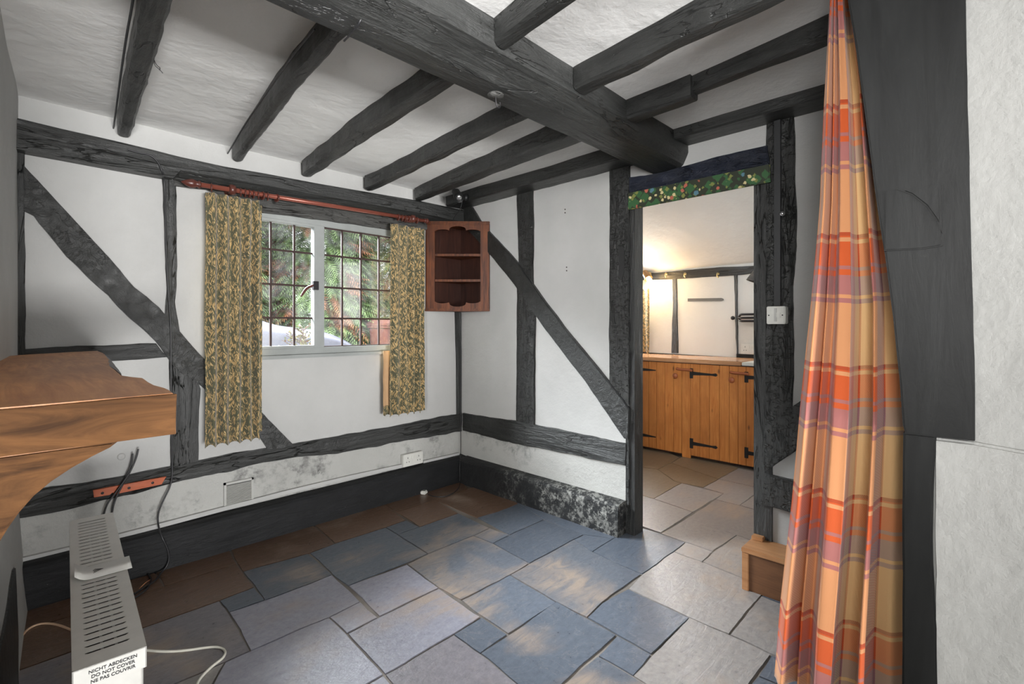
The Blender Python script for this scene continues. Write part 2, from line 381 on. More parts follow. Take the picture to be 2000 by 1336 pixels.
# ------------------------------------------------------------------ floor: grout bed + individually traced flagstones
struct('wall_left_rear', newbox((-1.6, -6.8, -.08), (-1.45, .62, 2.35)), M_PL)
struct('chimney_end', newbox((-1.6, .62, -.08), (-.1, .70, 2.35)), M_PL)
bm = newbox((-1.6, -6.8, -.08), (5.0, 3.1, -.003)); 
M_GROUT = plaster('grout', (150, 142, 134), .3, .75)
struct('floor', bm, M_GROUT)
def crop(c, u, v):
    s = {1: (.2515, 240, 1000), 2: (.2515, 600, 930), 3: (.2515, 1000, 950), 4: (.2, 640, 1120), 5: (.27, 1000, 1120), 6: (.1422, 1240, 870)}[c]
    return s[1]+u*s[0], s[2]+v*s[0]
TL = [ # (crop, kind, outline) kinds: n brown, b blue, l lilac with window sheen lightened into the colour, t tan-patched blue, g warm grey, k kitchen brown
(1,'n',[(235,440),(810,265),(885,405),(320,580)]),(1,'n',[(-820,770),(-500,690),(235,440),(320,580),(-250,765),(-820,940)]),
(1,'n',[(-250,765),(320,580),(885,405),(1020,585),(750,690),(150,905),(-120,990)]),(1,'n',[(-820,940),(-250,765),(-120,990),(-820,1240)]),
(1,'b',[(750,690),(1020,585),(1110,685),(820,785)]),(1,'n',[(820,265),(1430,60),(1650,250),(1440,325),(930,465),(885,405)]),
(1,'t',[(930,465),(1440,325),(1630,490),(1105,690)]),(2,'n',[(20,350),(560,180),(765,345),(610,400),(215,525)]),
(2,'b',[(610,400),(765,345),(875,395),(700,455)]),(2,'n',[(570,200),(870,100),(1180,20),(1250,95),(1000,190),(690,280)]),
(2,'n',[(690,280),(1000,190),(1175,290),(875,395)]),(2,'t',[(700,455),(875,395),(1175,290),(1420,405),(1290,465),(940,605)]),
(2,'t',[(20,600),(215,525),(610,400),(700,455),(940,605),(315,855),(200,770)]),(2,'n',[(1000,190),(1250,95),(1400,70),(1500,130),(1640,215),(1480,275),(1320,325)]),
(2,'b',[(1320,325),(1480,275),(1640,215),(1840,338),(1570,460)]),(2,'b',[(1440,525),(1570,460),(1840,340),(2145,455),(2060,500),(1725,680)]),
(2,'t',[(1290,465),(1420,405),(1570,460),(1440,525)]),(2,'T',[(775,685),(940,605),(1290,465),(1440,525),(1725,680),(1580,770),(1190,965),(1015,870)]),
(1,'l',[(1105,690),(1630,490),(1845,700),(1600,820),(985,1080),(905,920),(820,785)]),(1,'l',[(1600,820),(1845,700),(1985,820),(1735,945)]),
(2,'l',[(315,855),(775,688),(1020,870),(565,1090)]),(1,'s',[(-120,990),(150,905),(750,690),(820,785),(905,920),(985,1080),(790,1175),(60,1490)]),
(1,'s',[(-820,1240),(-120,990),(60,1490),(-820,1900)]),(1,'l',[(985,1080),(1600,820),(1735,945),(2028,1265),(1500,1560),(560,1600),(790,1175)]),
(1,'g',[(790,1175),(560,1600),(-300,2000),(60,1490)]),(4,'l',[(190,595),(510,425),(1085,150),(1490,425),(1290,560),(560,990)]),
(2,'t',[(1195,968),(1575,770),(1938,985),(1563,1228),(1348,1090)]),(4,'b',[(1500,430),(1760,600),(1490,785),(1230,600)]),
(3,'T',[(-15,690),(130,605),(480,415),(625,510),(1005,685),(700,905),(580,1020),(345,905)]),(3,'b',[(480,415),(560,375),(780,410),(625,510)]),
(3,'b',[(625,510),(790,400),(995,320),(1155,368),(1345,435),(1255,510),(1010,685),(810,600)]),(2,'b',[(1840,338),(1640,215),(1500,130),(1560,100),(2450,450),(2370,490),(2150,455)]),
(3,'g',[(1155,368),(1355,250),(1745,380),(1560,507),(1345,435)]),(3,'g',[(1345,435),(1560,510),(1475,590),(1255,510)]),
(3,'g',[(1560,510),(1745,380),(2200,540),(1985,790),(1475,590)]),(3,'g',[(1008,685),(1255,510),(1475,590),(1985,790),(1690,1150),(1380,1025),(905,800)]),
(3,'b',[(580,1020),(700,905),(905,800),(1380,1025),(1087,1305),(815,1155)]),(5,'t',[(320,205),(540,325),(755,445),(310,850),(150,900),(30,800),(-230,581),(0,430)]),
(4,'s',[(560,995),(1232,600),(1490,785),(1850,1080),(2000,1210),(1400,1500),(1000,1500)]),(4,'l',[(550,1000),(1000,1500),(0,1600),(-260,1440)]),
(5,'b',[(760,450),(1015,590),(875,745),(620,600)]),(5,'T',[(620,600),(870,745),(1150,920),(800,1100),(200,1000),(310,850)]),
(5,'g',[(1285,320),(1575,445),(1875,587),(1700,830),(1600,1000),(1150,920),(870,745),(1015,590)]),(5,'g',[(1800,165),(2300,350),(2150,720),(1875,587),(1575,445)]),
(5,'b',[(1875,590),(2200,740),(2100,880),(1780,745)]),(5,'b',[(1780,745),(2100,880),(1950,1050),(1620,1000),(1700,830)]),(5,'b',[(1850,90),(1800,165),(2300,350),(2400,250)]),
(6,'k',[(-300,250),(310,330),(540,490),(640,520),(260,735),(-300,580)]),(6,'k',[(310,330),(500,245),(1150,465),(940,580),(640,520),(540,490)]),
(6,'k',[(500,245),(620,170),(900,60),(1420,315),(1150,465)]),(6,'k',[(-300,250),(310,330),(500,245),(620,170),(300,20),(-300,-120)]),
(6,'g',[(260,735),(640,520),(1220,665),(800,920)]),(6,'g',[(-300,580),(260,735),(800,920),(360,1205),(80,1110),(-200,1010)]),
(6,'g',[(940,580),(1150,465),(1760,600),(1435,828),(1110,745),(1220,665)]),(6,'g',[(1150,465),(1420,315),(1900,420),(2100,640),(1760,600)]),
(6,'g',[(700,1010),(1110,745),(1435,828),(1950,970),(2100,1500),(1550,1290)]),(6,'g',[(1435,828),(1760,600),(2100,640),(2000,980)]),
]
def slate():
    t = NT('slate_flagstone'); v = t.coords(); at = t.n('ShaderNodeAttribute', attribute_name='tint')
    patch = t.n('ShaderNodeAttribute', attribute_name='patch')
    big = t.noise(v, 2.6, 3, .5, .3); swirl = t.noise(t.coords((1.6, 5, 1), (0, 0, .5)), 3.2, 7, .62, 1.6); fine = t.noise(v, 38, 7, .72)
    pf = t.math('SUBTRACT', t.math('ADD', big, patch.outputs['Fac']), .60, True)
    m = t.math('MULTIPLY', t.math('MULTIPLY', pf, 6.0, True), t.ramp(swirl, [(.34, (.15, .15, .15)), (.58, (1, 1, 1))]), True)
    c = t.mix(t.ramp(fine, [(.3, (0, 0, 0)), (.75, (1, 1, 1))]), t.mix(1.0, at.outputs['Color'], (.78, .78, .8, 1), 'MULTIPLY'), t.mix(1.0, at.outputs['Color'], (1.25, 1.25, 1.22, 1), 'MULTIPLY'))
    c = t.mix(t.math('MULTIPLY', m, .8), c, s2l((158, 140, 124)))
    vein = t.ramp(t.noise(v, 5.5, 9, .6, 2.2), [(.488, (0, 0, 0)), (.5, (.25, .25, .25)), (.512, (0, 0, 0))]); c = t.mix(vein, c, s2l((160, 152, 146)))
    t.bump(t.math('ADD', t.math('MULTIPLY', swirl, .8), t.math('MULTIPLY', fine, .5)), .35, .01)
    r = t.math('ADD', t.math('MULTIPLY', fine, .22), .20)
    return t.done(c, r)
M_SLATE = slate()
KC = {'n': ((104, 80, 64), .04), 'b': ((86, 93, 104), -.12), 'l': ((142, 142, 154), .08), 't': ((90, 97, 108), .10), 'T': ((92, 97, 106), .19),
      's': ((122, 118, 124), .14), 'g': ((138, 134, 132), .06), 'k': ((116, 102, 84), .0)}
bm = bmesh.new(); cl = bm.loops.layers.float_color.new('tint'); pl_ = bm.loops.layers.float_color.new('patch')
rnd = random.Random(3)
for ti, (c, kind, out) in enumerate(TL):
    P = [PZ(*crop(c, u, v), 0) for u, v in out]
    cen = sum(P, Vector())/len(P)
    rs = resample(P, .035, .0045, ti*.0)
    vs = []
    for p, d in rs:
        d.z = 0; q = p+d; dirn = (q-cen); dirn.normalize(); q = q-dirn*.0046
        vs.append(bm.verts.new((q.x, q.y, .002)))
    try: f = bm.faces.new(vs)
    except ValueError: continue
    f.normal_update()
    if f.normal.z < 0: f.normal_flip()
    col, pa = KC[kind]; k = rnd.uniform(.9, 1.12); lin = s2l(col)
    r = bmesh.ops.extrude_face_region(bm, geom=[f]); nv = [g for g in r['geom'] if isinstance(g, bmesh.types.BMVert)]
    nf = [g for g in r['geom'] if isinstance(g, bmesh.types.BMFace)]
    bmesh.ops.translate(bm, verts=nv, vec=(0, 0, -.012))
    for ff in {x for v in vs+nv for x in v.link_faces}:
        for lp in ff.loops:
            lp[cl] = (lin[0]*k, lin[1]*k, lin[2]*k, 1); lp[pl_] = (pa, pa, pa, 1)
bmesh.ops.triangulate(bm, faces=[f for f in bm.faces if len(f.verts) > 4])
bmesh.ops.recalc_face_normals(bm, faces=bm.faces)
me = bpy.data.meshes.new('floor_flagstones'); bm.to_mesh(me); bm.free(); me.materials.append(M_SLATE)
o = bpy.data.objects.new('floor_flagstones', me); COL.objects.link(o); o['kind'] = 'structure'
# ------------------------------------------------------------------ baseboards (black, protruding)
def plinth(name, path_fn, u0, u1, mat, h=.187, dep=.095):
    secs = []; n = int((u1-u0)/.04)
    for i in range(n+1):
        u = u0+(u1-u0)*i/n; e = .005*noise.noise(Vector((u*5, 0, 3))); e2 = .006*noise.noise(Vector((u*7, 4, 3)))
        prof = [(0, -.01), (dep+e, -.01), (dep+e+e2, .08), (dep-.004+e, h-.02+e2), (dep-.012, h-.006+e2), (dep-.03, h+e2), (0, h+.004)]
        secs.append([path_fn(u, a, z) for a, z in prof])
    bmm = loft(secs); return struct(name, bmm, mat)
plinth('baseboard_back', lambda u, a, z: Vector((u, YW+.01-a*1.08, z)), .0, XD, M_SK)
plinth('baseboard_right', lambda u, a, z: Vector((XD+.01-a*1.08, u, z)), 1.498, 2.90, M_SKW)
# ------------------------------------------------------------------ timbers
def wy(name, pts, label, front=YW-.012, t=.03, mat=None, seed=0, jit=.004, group=None, cat='timber'):
    P = [PY(a, b, front) for a, b in pts]; o = obj(name, slab(P, (0, -1, 0), t, jit, .03, .004, seed), mat or M_TB); return tag(o, label, cat, group)
def wx(name, pts, label, front=XD-.012, t=.03, mat=None, seed=0, jit=.004, group=None, cat='timber'):
    P = [PX(a, b, front) for a, b in pts]; o = obj(name, slab(P, (-1, 0, 0), t, jit, .03, .004, seed), mat or M_TB); return tag(o, label, cat, group)
# wall plate above the window: thick left part, chamfered right part
def secs_plate():
    out = []
    for p, zt, zb in ((20, 2.075, 1.94), (120, 2.07, 1.94), (217, 2.066, 1.938), (300, 2.06, 1.937), (338, 2.057, 1.938), (352, 2.055, 1.985), (440, 2.052, 1.985), (520, 2.06, 1.99), (620, 2.068, 1.995), (720, 2.08, 2.0), (822, 2.095, 2.005), (905, 2.10, 2.005)):
        x = PY(p, 400, 2.92).x; e = .005*noise.noise(Vector((x*8, 0, 0))); x = min(x, XD-.01)
        ch = .0 if p < 345 else .045
        out.append([Vector((x, 2.915+e, zb+e)), Vector((x, 2.915-e, zt-.012+e)), Vector((x, 2.928, zt+e)), Vector((x, 3.0, zt+.01)), Vector((x, 3.0, zb-ch)), Vector((x, 2.955, zb-ch*.55))])
    return out
tag(obj('wall_plate', loft(secs_plate()), M_TBX), 'long black horizontal beam at the top of the window wall carrying the joists', 'beam')
wy('window_lintel', [(338, 345), (496, 372), (700, 402), (832, 418), (838, 449), (768, 449), (640, 431), (496, 413), (405, 370), (340, 362)], 'grey-black wooden lintel behind the curtain pole above the window', YW-.022, .05, M_TGR, 2)
wy('corner_post', [(26, 285), (48, 290), (49, 500), (51, 690), (50, 760), (28, 760)], 'narrow black upright post at the far left end of the window wall', seed=3, mat=M_TBZ)
wy('wall_stud', [(317, 338), (344, 345), (345, 420), (347, 520), (343, 590), (352, 650), (392, 760), (389, 800), (388, 906), (333, 914), (335, 800), (330, 690), (322, 640), (326, 560), (322, 440)], 'black upright stud left of the window with black cables clipped down it', YW-.016, seed=4, mat=M_TBZ)
wy('diagonal_brace', [(46, 322), (85, 365), (150, 435), (215, 505), (262, 560), (312, 600), (345, 640), (370, 668), (400, 702), (450, 757), (511, 805), (575, 871), (526, 879), (510, 855), (440, 795), (397, 756), (345, 722), (305, 667), (245, 612), (200, 566), (130, 500), (65, 420), (46, 410)], 'long black diagonal brace crossing the wall left of the window down behind the curtain', YW-.026, .04, seed=5)
wy('short_rail', [(48, 682), (150, 676), (305, 671), (328, 698), (222, 705), (48, 714)], 'short black horizontal rail just above the mantel shelf', seed=6, mat=M_TBX)
wy('wall_rail', [(30, 968), (81, 956), (219, 935), (332, 911), (388, 900), (470, 884), (575, 867), (670, 850), (790, 829), (903, 807), (903, 842), (860, 850), (760, 867), (660, 887), (582, 893), (495, 909), (450, 921), (345, 941), (264, 966), (202, 976), (138, 995), (30, 1015)], 'long black horizontal rail below the window across the whole window wall', YW-.018, .03, M_TBX, 7, .007)
wy('corner_strip', [(889, 600), (901, 600), (903, 700), (903, 815), (893, 815), (892, 700)], 'thin black upright strip in the corner below the small cupboard', seed=8, mat=M_TBZ, jit=.002)
wx('wall_stud', [(1008, 372), (1040, 362), (1041, 450), (1040, 540), (1045, 620), (1044, 700), (1043, 831), (1007, 829), (1008, 700), (1009, 560), (1012, 510), (1010, 440)], 'black adzed upright stud in the middle of the door wall behind the diagonal brace', seed=9, mat=M_TBA)
wx('diagonal_brace', [(905, 396), (920, 404), (936, 430), (955, 453), (1012, 515), (1039, 556), (1078, 609), (1115, 657), (1189, 747), (1229, 799), (1226, 858), (1218, 857), (1148, 753), (1107, 700), (1045, 617), (1004, 556), (955, 496), (905, 440)], 'black diagonal brace running from the corner cupboard down to the doorpost', XD-.024, .04, seed=10)
wx('door_post', [(1190, 322), (1229, 312), (1229, 1040), (1223, 1040), (1222, 865), (1226, 800), (1189, 747), (1189, 600), (1190, 470)], 'wide black doorpost left of the kitchen doorway with an empty mortise', XD-.014, .035, M_TBA, 11)
dp = [o for o in COL.objects if o.name == 'door_post'][0]
for k, q in enumerate((((1208, 481), (1219, 483), (1219, 530), (1215, 546), (1209, 544)), ((1201, 656), (1226, 655), (1226, 657.5), (1201, 658.5)), ((1204, 658), (1206, 658), (1206, 682), (1204, 682)), ((1211, 447), (1216, 447), (1216, 453), (1211, 453)))):
    obj('mortise', slab([PX(a, b, XD-.0155) for a, b in q], (-1, 0, 0), .004, 0, bev=0), M_DARK, dp)  # thin dark slabs on the post face stand in for shaded recesses
wx('wall_rail', [(903, 807), (1000, 822), (1045, 830), (1130, 848), (1223, 866), (1221, 910), (1108, 886), (1000, 866), (903, 841)], 'black horizontal rail on the door wall between the corner and the doorpost', XD-.018, .03, M_TBY, 12, .006)
wx('door_post', [(1497, 236), (1550, 222), (1552, 300), (1556, 480), (1548, 560), (1550, 700), (1547, 795), (1545, 860), (1493, 925), (1493, 700), (1494, 400)], 'wide black post right of the doorway carrying the white light switch', XD-.014, .03, M_TBA, 13)
wx('diagonal_brace', [(1492, 832), (1547, 795), (1570, 778), (1700, 690), (1700, 800), (1555, 881), (1510, 912), (1492, 925)], 'black diagonal brace rising right from the doorpost behind the tartan curtain', XD-.020, .03, M_TBA, 14)
wx('wall_rail', [(1494, 929), (1551, 940), (1700, 970), (1700, 1045), (1543, 1000), (1485, 986)], 'short cracked black rail low beside the doorway above the wooden step', XD-.03, .04, M_TBA, 15, .006)
wx('door_lintel', [(1228, 346), (1290, 337), (1330, 325), (1400, 306), (1470, 290), (1498, 284), (1503, 330), (1228, 385)], 'dark blue gloss painted rough lintel beam over the doorway', XD-.03, .06, M_BLUE, 16, .004)
o = wx('door_pelmet', [(1226, 377), (1503, 320), (1504, 355), (1226, 410)], 'green floral papered strip under the blue lintel over the doorway', XD-.036, .012, M_FLORAL, 17, 0, cat='pelmet')
# door lining
bm = newbox((XD-.004, DY1-.008, 0), (XD+.088, DY1+.05, DZ)); 
o = struct('door_1', bm, M_TBZ)
box_ = newbox((XD-.013, DY0-.05, 0), (XD+.088, DY0+.03, DZ)); o2 = obj('door_jamb', box_, M_TBZ, o)
# big foreground board and lower post (by the camera, right)
FR = XR-.03
pts = [PX(a, b, FR) for a, b in ((1648, -60), (1655, 0), (1672, 100), (1690, 230), (1712, 400), (1728, 500), (1744, 620), (1756, 740), (1763, 830), (1768, 848), (1905, 862), (1903, 700), (1897, 500), (1890, 200), (1885, 0), (1884, -60))]
pts[0].z = pts[-1].z = ZC
o = tag(obj('curved_timber', slab(pts, (-1, 0, 0), .05, .0012, .05, .004), M_BOARD), 'broad smooth black curved timber at the near right, beside the tartan curtain', 'timber')
mort = [PX(a, b, FR-.006) for a, b in ((1728, 372), (1842, 358), (1841, 480), (1800, 487), (1726, 490))]
obj('patch_piece', slab(mort, (-1, 0, 0), .012, .001, .04, .003), M_BOARD, o)
crv = [PX(a, b, FR-.011) for a, b in ((1752, 370), (1780, 380), (1808, 402), (1828, 430), (1840, 455), (1838, 400), (1836, 362))]
obj('carved_notch', slab(crv, (-1, 0, 0), .01, .001, .04, .004), M_BOARD, o)
pts = [PX(a, b, XR-.02) for a, b in ((1764, 845), (1829, 852), (1823, 960), (1822, 1100), (1829, 1230), (1831, 1336), (1832, 1460), (1762, 1460), (1762, 1000))]
pts[6].z = pts[7].z = 0
tag(obj('lower_post', slab(pts, (-1, 0, 0), .05, .0015, .05, .004), M_BOARD), 'black post under the broad curved timber at the near right, standing on the floor', 'timber')
# dark plinth timber on the left wall
bm = bmesh.new()
pts = [(lwx(y, z)+.005, y, z) for y, z in ((2.60, .30), (2.52, .32), (2.2, .30), (1.2, .26), (.8, .26), (.8, 0), (1.2, 0), (2.3, 0), (2.45, .12))]
P = [Vector(p) for p in pts]
tag(obj('hearth_timber', slab(P, (1, -.06, 0), .04, 0, bev=.004), M_TB), 'worn dark timber low on the left wall under the mantel shelf', 'timber')
# ------------------------------------------------------------------ main beam + joists
secs = []
for i in range(80):
    x = -1.0+(XD+1.0)*i/79; n1 = noise.noise(Vector((x*3, 0, 0))); n2 = noise.noise(Vector((x*3, 7, 0))); n3 = noise.noise(Vector((x*9, 3, 0)))
    yn = 1.235 - .06*max(0, min(1, (x-1.0)/1.2)) if x > 0 else 1.235
    secs.append([Vector((x, 1.345+.006*n1, 2.20)), Vector((x, 1.34+.006*n1, 2.05+.005*n2)), Vector((x, 1.325+.005*n2, 2.036+.005*n1)),
                 Vector((x, (yn+1.325)/2, 2.033+.006*n2)), Vector((x, yn+.008*n3, 2.037+.006*n2)), Vector((x, yn-.022+.006*n3, 2.05+.006*n1)), Vector((x, 1.135+.006*n1, 2.088+.006*n3)), Vector((x, 1.13+.005*n2, 2.11)), Vector((x, 1.13, 2.20))])
mb = tag(obj('main_beam', loft(secs), M_TBX), 'massive black main ceiling beam crossing the room to the door wall', 'beam')
def joist(L, R, y0, y1, label, z=2.10, top=2.2, seed=0, name='ceiling_joist'):
    def prep(px):
        P = [PZ(a, b, z) for a, b in px]; P.sort(key=lambda p: p.y)
        a, b = P[0], P[1]; 
        if a.y > y0+.01: P.insert(0, a+(a-b)*((a.y-y0)/(b.y-a.y)))
        a, b = P[-1], P[-2]
        if a.y < y1-.01: P.append(a+(a-b)*((y1-a.y)/(a.y-b.y)))
        return P
    def at(P, y):
        for a, b in zip(P[:-1], P[1:]):
            if a.y <= y <= b.y or b is P[-1]: return a.lerp(b, (y-a.y)/(b.y-a.y))
    A, B = prep(L), prep(R); n = max(2, int((y1-y0)/.04)); secs = []
    for i in range(n+1):
        y = y0+(y1-y0)*i/n; l = at(A, max(y, A[0].y)).x; r = at(B, max(y, B[0].y)).x
        j1 = .007*noise.noise(Vector((seed, y*7, 0))); j2 = .007*noise.noise(Vector((seed, y*6, 9))); jz = .006*noise.noise(Vector((seed, y*5, 5))); j4 = .004*noise.noise(Vector((seed, y*21, 5)))
        secs.append([Vector((l+j1-.003, y, top)), Vector((l+j1+j4, y, z+.008+jz)), Vector((l+j1+.009, y, z+jz)), Vector(((l+r)/2, y, z-.003+jz+j4)), Vector((r+j2-.009, y, z+jz)), Vector((r+j2-j4, y, z+.008+jz)), Vector((r+j2+.003, y, top))])
    o = obj(name, loft(secs), M_TBY); tag(o, label, 'beam', None); return o
YE, YB = 2.94, 1.34
joist([(256, 120), (280, -5), (228, 262)], [(251, 280), (283, 150), (301, 117), (340, 0)][::3], .9, YE, 'black ceiling joist furthest left, ending on the wall plate above the brace', seed=1)
joist([(451, 318), (541, 189), (647, 65)], [(464, 327), (580, 180), (674, 76)], YB, YE, 'black ceiling joist ending on the wall plate just left of the curtain pole', seed=2)
joist([(579, 351), (700, 257), (857, 157)], [(600, 353), (700, 287), (885, 170)], YB, YE, 'black ceiling joist ending above the middle of the window, right of the left curtain', seed=3)
joist([(704, 374), (1020, 224)], [(720, 378), (1036, 231)], YB, YE, 'black ceiling joist ending above the right half of the window', seed=4)
joist([(815, 388), (1110, 262)], [(829, 392), (1143, 275)], YB, YE, 'black ceiling joist ending above the right curtain, nearest the corner cupboard', seed=5)
o = tag(obj('wall_beam', loft([[Vector((2.315+.006*noise.noise(Vector((y*6, 0, 0))), y, 2.2)), Vector((2.32+.006*noise.noise(Vector((y*6, 0, 0))), y, 2.118)), Vector((2.33, y, 2.11)), Vector((XD-.001, y, 2.115+.004*noise.noise(Vector((y*9, 0, 0))))), Vector((XD-.001, y, 2.2))] for y in [1.345+i*(YE+.02-1.345)/40 for i in range(41)]]), M_TBY), 'black beam along the top of the door wall between the corner and the main beam', 'beam')
joist([(957, 93), (1075, 0)], [(987, 101), (1134, 0)], -.9, 1.128, 'short black ceiling joist, leftmost on the near side of the main beam', seed=6)
joist([(1118, 175), (1400, 38)], [(1141, 189), (1400, 66)], -.9, 1.128, 'straight black ceiling joist on the near side of the main beam, beside the notched one', seed=7)
n3 = joist([(1230, 230), (1360, 183)], [(1246, 241), (1374, 194)], .835, 1.128, 'black ceiling joist with a notched stepped end near the main beam', seed=8)
n3b = joist([(1379, 168), (1612, 70)], [(1392, 176), (1615, 92)], -.9, .84, 'x', z=2.122, seed=9, name='upper_run')
for k in ('label', 'category'):
    if k in n3b: del n3b[k]
n3b.parent = n3
tag(obj('wall_beam', loft([[Vector((2.315+.006*noise.noise(Vector((y*6, 3, 0))), y, 2.2)), Vector((2.32, y, 2.142+.003*noise.noise(Vector((y*9, 0, 0))))), Vector((2.33, y, 2.136)), Vector((XD-.001, y, 2.145)), Vector((XD-.001, y, 2.2))] for y in [-.9+i*(1.128+.9)/50 for i in range(51)]]), M_TBY), 'black beam along the top of the door wall right of the main beam, behind the tartan curtain', 'beam')
# ------------------------------------------------------------------ window
wr = empty('window_1', (WIN[0], YW, WIN[2])); wr['kind'] = 'structure'
def wobj(name, bm, mat, parent=wr, smooth=False):
    bmesh.ops.translate(bm, verts=bm.verts, vec=-Vector(wr.location)); return obj(name, bm, mat, parent, smooth)
GZ0, GZ1 = 1.066, 1.82; YG = 3.005
fb = bmesh.new()
box(fb, (WIN[0], YW-.005, GZ1), (WIN[1], YW+.07, WIN[3]), bev=.003); box(fb, (WIN[0], YW-.005, WIN[2]-.005), (WIN[1], YW+.07, GZ0), bev=.003)
box(fb, (WIN[0], YW-.005, GZ0), (WIN[0]+.035, YW+.07, GZ1)); box(fb, (WIN[1]-.035, YW-.005, GZ0), (WIN[1], YW+.07, GZ1))
box(fb, (1.322, YW-.008, GZ0), (1.374, YW+.07, GZ1), bev=.003)
wobj('window_frame', fb, M_WIN)
cas = bmesh.new()
for a, b in ((.795, 1.322),):
    box(cas, (b-.016, YW-.014, GZ0+.002), (b+.002, YW+.03, GZ1-.002)); box(cas, (a, YW-.012, GZ1-.014), (b, YW+.03, GZ1)); box(cas, (a, YW-.012, GZ0), (b, YW+.03, GZ0+.014))
wobj('casement', cas, M_WIN)
wobj('window_sill', newbox((WIN[0]-.01, YW-.035, WIN[2]-.025), (WIN[1]+.01, YW+.02, WIN[2]-.004), bev=.004), M_WIN)
for a, b, bars in ((.795, 1.312, (.927, 1.062, 1.197)), (1.374, 1.91, (1.4997+.003, 1.635, 1.769))):
    m = bmesh.new()
    for x in bars: box(m, (x-.0055, YG-.009, GZ0), (x+.0055, YG+.007, GZ1), bev=.002)
    for z in (1.246, 1.443, 1.646): box(m, (a, YG-.0085, z-.0055), (b, YG+.0065, z+.0055), bev=.002)
    box(m, (a, YG-.007, GZ1-.008), (b, YG+.006, GZ1)); box(m, (a, YG-.007, GZ0), (b, YG+.006, GZ0+.006))
    wobj('glazing_bars', m, M_RUST)
    wobj('pane', newbox((a, YG-.0015, GZ0), (b, YG+.0015, GZ1)), M_GLASS)
hb = bmesh.new(); h0 = PY(612, 557, YW-.03); h1 = PY(598, 563, YW-.035); h2 = PY(588, 579, YW-.04)
tube(hb, [h0, h1, h2], lambda s: .005+.004*math.sin(s*3.1), 8); wobj('window_catch', hb, M_POLED, smooth=True)
hb = bmesh.new(); box(hb, PY(611, 566, YW-.02)-Vector((0, .01, 0)), PY(620, 550, YW-.01)); wobj('catch_plate', hb, M_IRON)
# ------------------------------------------------------------------ curtain pole
YP = 2.875
pa, pb = PY(392, 361, YP), PY(828, 431, YP)
pr = empty('curtain_pole', (pa.x, YP, pa.z)); tag(pr, 'reddish brown wooden curtain pole with pointed finials above the window', 'curtain pole')
dirp = (pb-pa).normalized()
def pobj(name, bm, mat, smooth=True):
    bmesh.ops.translate(bm, verts=bm.verts, vec=-Vector(pr.location)); return obj(name, bm, mat, pr, smooth)
pobj('rod', tube(bmesh.new(), [pa, pb], .0125, 16, 0), M_POLE)
fin = [(.013, 0), (.020, .004), (.020, .01), (.014, .014), (.022, .03), (.023, .042), (.016, .062), (.004, .082), (.0, .085)]
pobj('finial', lathe(bmesh.new(), fin, aim(pa, -dirp)), M_POLED); pobj('finial', lathe(bmesh.new(), [(a*.8, b*.6) for a, b in fin], aim(pb, dirp)), M_POLED)
for s in (.105, .93):
    c = pa.lerp(pb, s); m = bmesh.new()
    lathe(m, [(.02, -.016), (.026, -.012), (.028, 0), (.026, .012), (.02, .016)], aim(c, dirp)); lathe(m, [(.018, 0), (.014, .03), (.014, .10), (.022, .115)], aim(c, (0, 1, 0)))
    pobj('bracket', m, M_POLED)
ringsx = [.035, .135, .15, .165, .18, .2, .215, .235, .27, .845, .868, .885, .895, .905, .915, .955]
for s in ringsx:
    c = pa.lerp(pb, s)-Vector((0, 0, .006)); m = bmesh.new(); a1 = Vector((0, 1, 0)); a2 = dirp.cross(a1)
    lathe(m, [(.017, -.0035), (.0225, -.0035), (.024, 0), (.0225, .0035), (.017, .0035)], aim(c, dirp+Vector((random.uniform(-.2, .2), random.uniform(-.3, .3), 0))), 16)
    pobj('ring', m, M_POLED)
# ------------------------------------------------------------------ curtains
def cloth(xa, xb, ztop, zbot, y, folds, amp, width, flat=.0, top_sq=1.0, seed=0, bulge=None, nz=50):
    bm = bmesh.new(); uvl = bm.loops.layers.uv.new('UVMap'); N = 160; G = []
    for j in range(nz+1):
        v = j/nz; z = ztop+(zbot-ztop)*v; row = []
        for i in range(N+1):
            s = i/N; a = 2*math.pi*folds*s + .9*math.sin(5*s+seed)
            am = amp*(.65+.35*v)*(.7+.5*noise.noise(Vector((s*6+seed, v*1.2, 0))))
            x = xa+(xb-xa)*s + am*.55*math.cos(a)*math.sin(math.pi*min(1, s*8))*math.sin(math.pi*min(1, (1-s)*8)) + .006*noise.noise(Vector((s*3+seed, v*3, 2)))
            yy = y+am*math.sin(a)
            zz = z-(.010*math.sin(a*1.0+1)*v if j == nz else 0)
            row.append((bm.verts.new((x, yy, zz)), s*width, z))
        G.append(row)
    for j in range(nz):
        for i in range(N):
            q = (G[j][i], G[j+1][i], G[j+1][i+1], G[j][i+1]); f = bm.faces.new([k[0] for k in q])
            for lp, k in zip(f.loops, q): lp[uvl].uv = (k[1], k[2])
    return bm
def solid(o, t):
    m = o.modifiers.new('thick', 'SOLIDIFY'); m.thickness = t; m.offset = 0
bm = cloth(.700, .955, 1.885, .578, YP-.006, 5, .032, .7, seed=1)
o = obj('curtain', bm, M_LEAF, None, True); solid(o, .002)
tag(o, 'leaf print curtain hanging at the left side of the window', 'curtain', 'window curtains')
bm = cloth(.925, .985, 1.875, .60, YP+.045, .6, .012, .2, seed=4); q = obj('folded_edge', bm, M_LEAF, o, True); solid(q, .002)
bm = cloth(1.785, 2.05, 1.885, .592, YP-.006, 4.5, .030, .62, seed=2)
o = obj('curtain', bm, M_LEAF, None, True); solid(o, .002)
tag(o, 'leaf print curtain hanging at the right side of the window beside the corner cupboard', 'curtain', 'window curtains')
bm = cloth(1.748, 1.80, 1.03, .66, YP+.035, .3, .006, .1, seed=5); q = obj('curtain_lining', bm, M_LINING, o, True); solid(q, .002)
